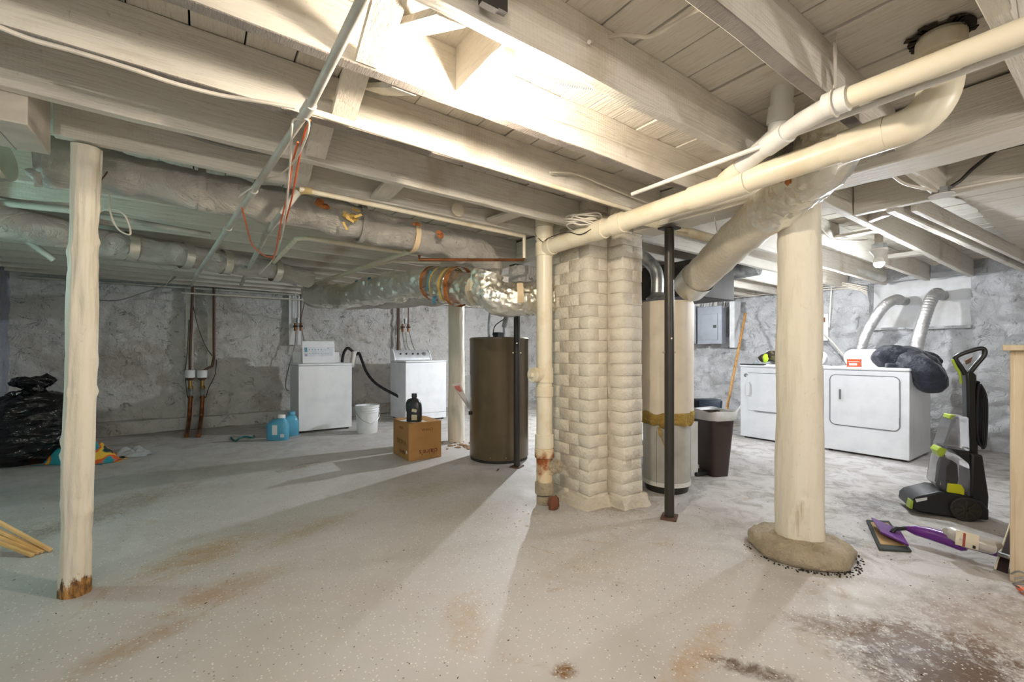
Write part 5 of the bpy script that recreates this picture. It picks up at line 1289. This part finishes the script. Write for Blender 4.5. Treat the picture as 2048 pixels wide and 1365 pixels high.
obj('rear_housing', G().prism(L2([(1925, 1000), (1928, 905), (1950, 905), (1962, 985), (1960, 1020)]), -.10, .10), M_black, cc, bevel=.012, local=True)
hdl = [(1930, 752), (1922, 738), (1911, 722), (1916, 714), (1940, 705), (1964, 700), (1968, 712), (1952, 732), (1938, 750)]
obj('handle_loop', G().tube(smooth_path([Vector((p[0], 0, p[1])) for p in L2(hdl)], 5), .016, 10, ell=.9), M_black, cc, local=True)
obj('lime_edge', G().tube(smooth_path([Vector((p[0]-.012, -.008, p[1])) for p in L2([(1926, 770), (1924, 752), (1916, 738), (1908, 722)])], 5), .008, 8), M_lime, cc, local=True)
obj('trigger', G().prism(L2([(1930, 724), (1944, 716), (1940, 728), (1932, 732)]), -.008, .008), M_brownpipe, cc, local=True)
M_tank = pm('smoky_clear_plastic', lin(226, 226, 230), .1, bump=0, Transmission_Weight=.93, IOR=1.12)
obj('upper_tank', G().prism(L2([(1873, 899), (1890, 848), (1896, 834), (1926, 834), (1928, 902)]), -.085, .085), M_tank, cc, bevel=.012, local=True)
obj('upper_tank_clip', G().prism(L2([(1891, 840), (1894, 832), (1906, 833), (1898, 843)]), -.05, .05), M_lime, cc, bevel=.004, local=True)
obj('lower_tank', G().prism(L2([(1861, 972), (1870, 920), (1878, 912), (1900, 908), (1926, 925), (1932, 990), (1880, 986)]), -.095, .095), M_tank, cc, bevel=.014, local=True)
obj('lower_tank_clip', G().prism(L2([(1865, 906), (1872, 898), (1886, 900), (1880, 918), (1872, 918)]), -.055, .055), M_lime, cc, bevel=.004, local=True)
obj('dark_insert', G().prism(L2([(1884, 985), (1886, 936), (1896, 922), (1908, 930), (1910, 960), (1906, 985)]), -.05, .05), M_blackm, cc, bevel=.01, local=True)
obj('yellow_hatch', G().prism(L2([(1880, 985), (1882, 966), (1908, 966), (1914, 975), (1914, 988)]), -.105, -.08), pm('yellow_plastic', lin(206, 204, 30), .35, bump=0), cc, bevel=.005, local=True)
obj('shoulder', G().prism(L2([(1888, 898), (1926, 900), (1930, 930), (1912, 914)]), -.09, .09), M_black, cc, bevel=.008, local=True)
cw = G()
for k in range(5):
    r0 = .02+.012*k
    cx_ = (1957-1925)*SX_; z0, z1 = (1033-893)*S_, (1033-770)*S_
    cw.tube(smooth_path([(cx_-.01+.006*k, -.05+.022*k, z1), (cx_+.02, -.05+.022*k, z1-.1), (cx_+.018, -.045+.022*k, z0+.05), (cx_+.005*k, -.05+.022*k, z0), (cx_-.022, -.04+.022*k, z0+.08), (cx_-.02, -.04+.022*k, z1-.08), (cx_-.008, -.05+.022*k, z1)], 5), .006, 8)
obj('wound_cord', cw, M_black, cc, local=True)
obj('cord_hook', G().tube([((1948-1925)*SX_, 0, (1033-890)*S_), ((1962-1925)*SX_, 0, (1033-888)*S_), ((1966-1925)*SX_, 0, (1033-898)*S_)], .01, 8), M_black, cc, local=True)
obj('cord_hook', G().tube([((1945-1925)*SX_, 0, (1033-765)*S_), ((1958-1925)*SX_, 0, (1033-768)*S_)], .01, 8), M_black, cc, local=True)

# ------------------------------------------------------------------ mop on the floor
mp = thing('spray_mop', 'purple and silver spray mop lying on the floor in front of the carpet cleaner', 'mop', PZ(1880, 1100))
M_purple = pm('purple_plastic', lin(104, 44, 134), .3, bump=0)
hA, hB, hC, hD = PZ(1732, 1040, .012), PZ(1758, 1098, .012), PZ(1824, 1102, .012), PZ(1778, 1042, .012)
def slab(cs, t, z): return G().add([Vector((c.x, c.y, z)) for c in cs]+[Vector((c.x, c.y, z+t)) for c in cs], [(0, 1, 2, 3), (7, 6, 5, 4), (0, 4, 5, 1), (1, 5, 6, 2), (2, 6, 7, 3), (3, 7, 4, 0)])
obj('pad', slab([hA, hB, hC, hD], .012, .001), pm('grey_pad', lin(66, 72, 70), .95, bump=.6), mp, bevel=.004)
obj('pad_face', slab([hA.lerp(hC, .12), hB.lerp(hD, .12), hC.lerp(hA, .12), hD.lerp(hB, .12)], .004, .0128), pm('tan_pad', lin(176, 146, 106), .95), mp)
hp = [P(1742, 1038, 2.80), P(1765, 1066, 2.72), P(1818, 1092, 2.58), P(1795, 1062, 2.66)]
hp = [PZ(1742, 1038, .05), PZ(1762, 1068, .045), PZ(1818, 1094, .03), PZ(1800, 1064, .04)]
gpl = G().add(hp+[q+Vector((0, 0, .012)) for q in hp], [(0, 1, 2, 3), (7, 6, 5, 4), (0, 4, 5, 1), (1, 5, 6, 2), (2, 6, 7, 3), (3, 7, 4, 0)])
obj('purple_head', gpl, M_purple, mp, bevel=.003)
j0 = PZ(1790, 1058, .07); j1 = PZ(1812, 1057, .075); j2 = PZ(1860, 1068, .075); j3 = PZ(1925, 1088, .07); j4 = PZ(1995, 1108, .065); j5 = PZ(2075, 1134, .06)
obj('joint', G().tube([PZ(1783, 1066, .05), j0, j1], [.012, .014, .012], 10), M_black, mp)
obj('body', G().tube([j1, j1.lerp(j2, .4), j2, j2.lerp(j3, .5), j3, j3.lerp(j4, .15)], [.012, .028, .034, .036, .040, .030], 18, ell=1.0), M_purple, mp)
b0_, b1_ = PZ(1900, 1072, .12), PZ(1978, 1092, .115)
obj('bottle', G().tube([PZ(1893, 1064, .13), PZ(1903, 1066, .125), b0_.lerp(b1_, .4), b1_, PZ(1986, 1088, .11)], [.024, .044, .055, .052, .035], 20, ell=.75), pm('silver_plastic', lin(196, 192, 186), .3, .2, bump=0), mp)
lbp = [PZ(1921, 1062, .13), PZ(1922, 1092, .09), PZ(1968, 1104, .09), PZ(1950, 1072, .14)]
tow = Vector((-math.cos(TH), -math.sin(TH), .5))*.045
gl = G().add([q+tow for q in lbp]+[q+tow*.9 for q in lbp], [(0, 1, 2, 3), (7, 6, 5, 4), (0, 4, 5, 1), (1, 5, 6, 2), (2, 6, 7, 3), (3, 7, 4, 0)])
obj('sleeve', G().tube([j3.lerp(j4, .1), j3.lerp(j4, .35)], .019, 14), pm('beige_plastic', lin(176, 168, 150), .4), mp)
obj('purple_grip', G().tube([j3.lerp(j4, .35), j4], .017, 14), M_purple, mp)
obj('metal_shaft', G().tube([j4, j5, PZ(2180, 1170, .055)], .0125, 14), M_galv, mp)
def lab(u, v, o=.0):
    a = b0_.lerp(b1_, u); up2 = Vector((0, 0, 1)); vd = (Vector((0, 0, CH))-a).normalized(); sd = (b1_-b0_).normalized(); nv = sd.cross(vd).normalized()
    if nv.z < 0: nv = -nv
    th_ = (v-.5)*1.5; 
    return a+(vd*math.cos(th_)*.0435+nv*math.sin(th_)*.054)+vd*(.008+o)
obj('bottle_label', G().grid(lambda u, v: lab(.15+.6*u, v), 4, 8), pm('label_paper', lin(210, 200, 178), .5), mp, fix=False)
obj('label_print', G().grid(lambda u, v: lab(.34+.07*u, v*.9, .0015), 1, 8), pm('maroon_band', lin(150, 60, 44), .5), mp, fix=False)
obj('label_print', G().grid(lambda u, v: lab(.60+.08*u, .05+v*.22, .0015), 1, 3), M_black, mp, fix=False)

# ------------------------------------------------------------------ cabinet, dustpan, tools at right edge
cab = thing('cabinet', 'cream wooden cabinet side standing at the right edge of the picture', 'cabinet', (3.35, .0, 0))
M_cab = pm('cream_cabinet_paint', lin(212, 196, 168), .5, col2=lin(196, 176, 144), stretch=(6, 6, .7), bump=.1)
obj('carcass', G().bx(3.17, 3.62, -.55, .362, .0, 1.10), M_cab, cab, bevel=.003)
obj('top', G().bx(3.13, 3.66, -.6, .392, 1.10, 1.128), M_cab, cab, bevel=.004)
obj('corner_stile', G().bx(3.165, 3.215, .355, .372, .0, 1.10), M_cab, cab, bevel=.003)
obj('rail', G().bx(3.215, 3.60, .355, .370, .0, .10).bx(3.215, 3.60, .355, .370, 1.02, 1.10), M_cab, cab, bevel=.002)
obj('groove', G().bx(3.222, 3.226, .3615, .3655, .1, 1.02), M_steel, cab)
dz = thing('leaning_panel', 'dark brown tapered panel leaning against the cream cabinet', 'panel', PZ(1998, 1140))
gq = [PZ(1990, 1140), PZ(2016, 1149), P(2030, 1052, 2.30), P(2024, 1040, 2.35)]
off = Vector((.02, .006, 0))
obj('board', G().add(gq+[q+off for q in gq], [(0, 1, 2, 3), (7, 6, 5, 4), (0, 4, 5, 1), (1, 5, 6, 2), (2, 6, 7, 3), (3, 7, 4, 0)]), pm('dark_brown_board', lin(52, 38, 36), .5), dz, bevel=.002)
rim = obj('edge_strip', G().tube([gq[0], gq[3]], .005, 6), M_pvc, dz)
tl = thing('wire_rack', 'tangle of shiny metal wire on the floor at the right edge', 'wire', PZ(2040, 1165))
wr = G()
for k in range(6):
    a0 = PZ(2018+k*5, 1140+k*9, .02+.02*random.random())
    wr.tube(smooth_path([a0, a0+Vector((random.uniform(-.05, .05), random.uniform(-.06, .03), .03)), a0+Vector((random.uniform(-.03, .08), random.uniform(-.08, 0), .015)), a0+Vector((random.uniform(0, .1), -.06, .01))], 5), .004, 8)
obj('wires', wr, M_galv, tl)
obj('orange_tip', G().tube([PZ(2038, 1176, .015), PZ(2052, 1186, .015)], .012, 8), M_orange, tl)

# ------------------------------------------------------------------ debris
random.seed(11)
db = G()
for _ in range(300):
    px = random.uniform(950, 2048); py = random.uniform(880, 1200)
    if random.random() < .35: px = random.uniform(0, 2048); py = random.uniform(880, 1360)
    p = PZ(px, py); s = random.uniform(.0012, .0035)
    db.box((p.x, p.y, s*.3), (s*random.uniform(1, 3), s, s*.6), random.random()*3)
tag(obj('grit', db, pm('dark_grit', lin(84, 70, 56), .9), kind='stuff'), 'dark grit and crumbs scattered over the floor', 'debris', kind='stuff')
db = G()
for _ in range(160):
    px = random.gauss(1180, 90); py = random.uniform(1000, 1060)
    p = PZ(px, py); s = random.uniform(.003, .009)
    db.box((p.x, p.y, s*.3), (s*random.uniform(1, 2), s, s*.6), random.random()*3)
tag(obj('mortar_crumbs', db, M_mortar, kind='stuff'), 'pale mortar crumbs in front of the chimney foot', 'debris', kind='stuff')
rk = G().blob(P(1107, 1003, 3.08).xy.to_3d()+Vector((0, 0, .045)), (.05, .03, .055), 10, 8, fn=lambda n_: 1+.35*nz(n_, 2.2, 5))
tag(obj('brick_fragment', rk, pm('broken_brick', lin(120, 76, 54), .9, bump=.6)), 'broken brick fragment beside the foot of the drain stack', 'brick')
lf = G().box(PZ(996, 940, .01), (.05, .012, .012), .7)
tag(obj('dry_leaf', lf, M_copper, bevel=.003), 'dry brown leaf on the floor in front of the brown water heater', 'leaf')
rb = G()
for _ in range(30):
    p = PZ(random.gauss(925, 22), random.gauss(893, 5)); s = random.uniform(.008, .025)
    rb.blob((p.x, p.y, s*.4), (s*1.3, s, s*.6), 7, 5, fn=lambda n_: 1+.3*nz(n_, 3, s*99))
tag(obj('rubble', rb, pm('tan_rubble', lin(170, 140, 108), .9), kind='stuff'), 'tan rubble heaped at the foot of the grey white post', 'debris', kind='stuff')
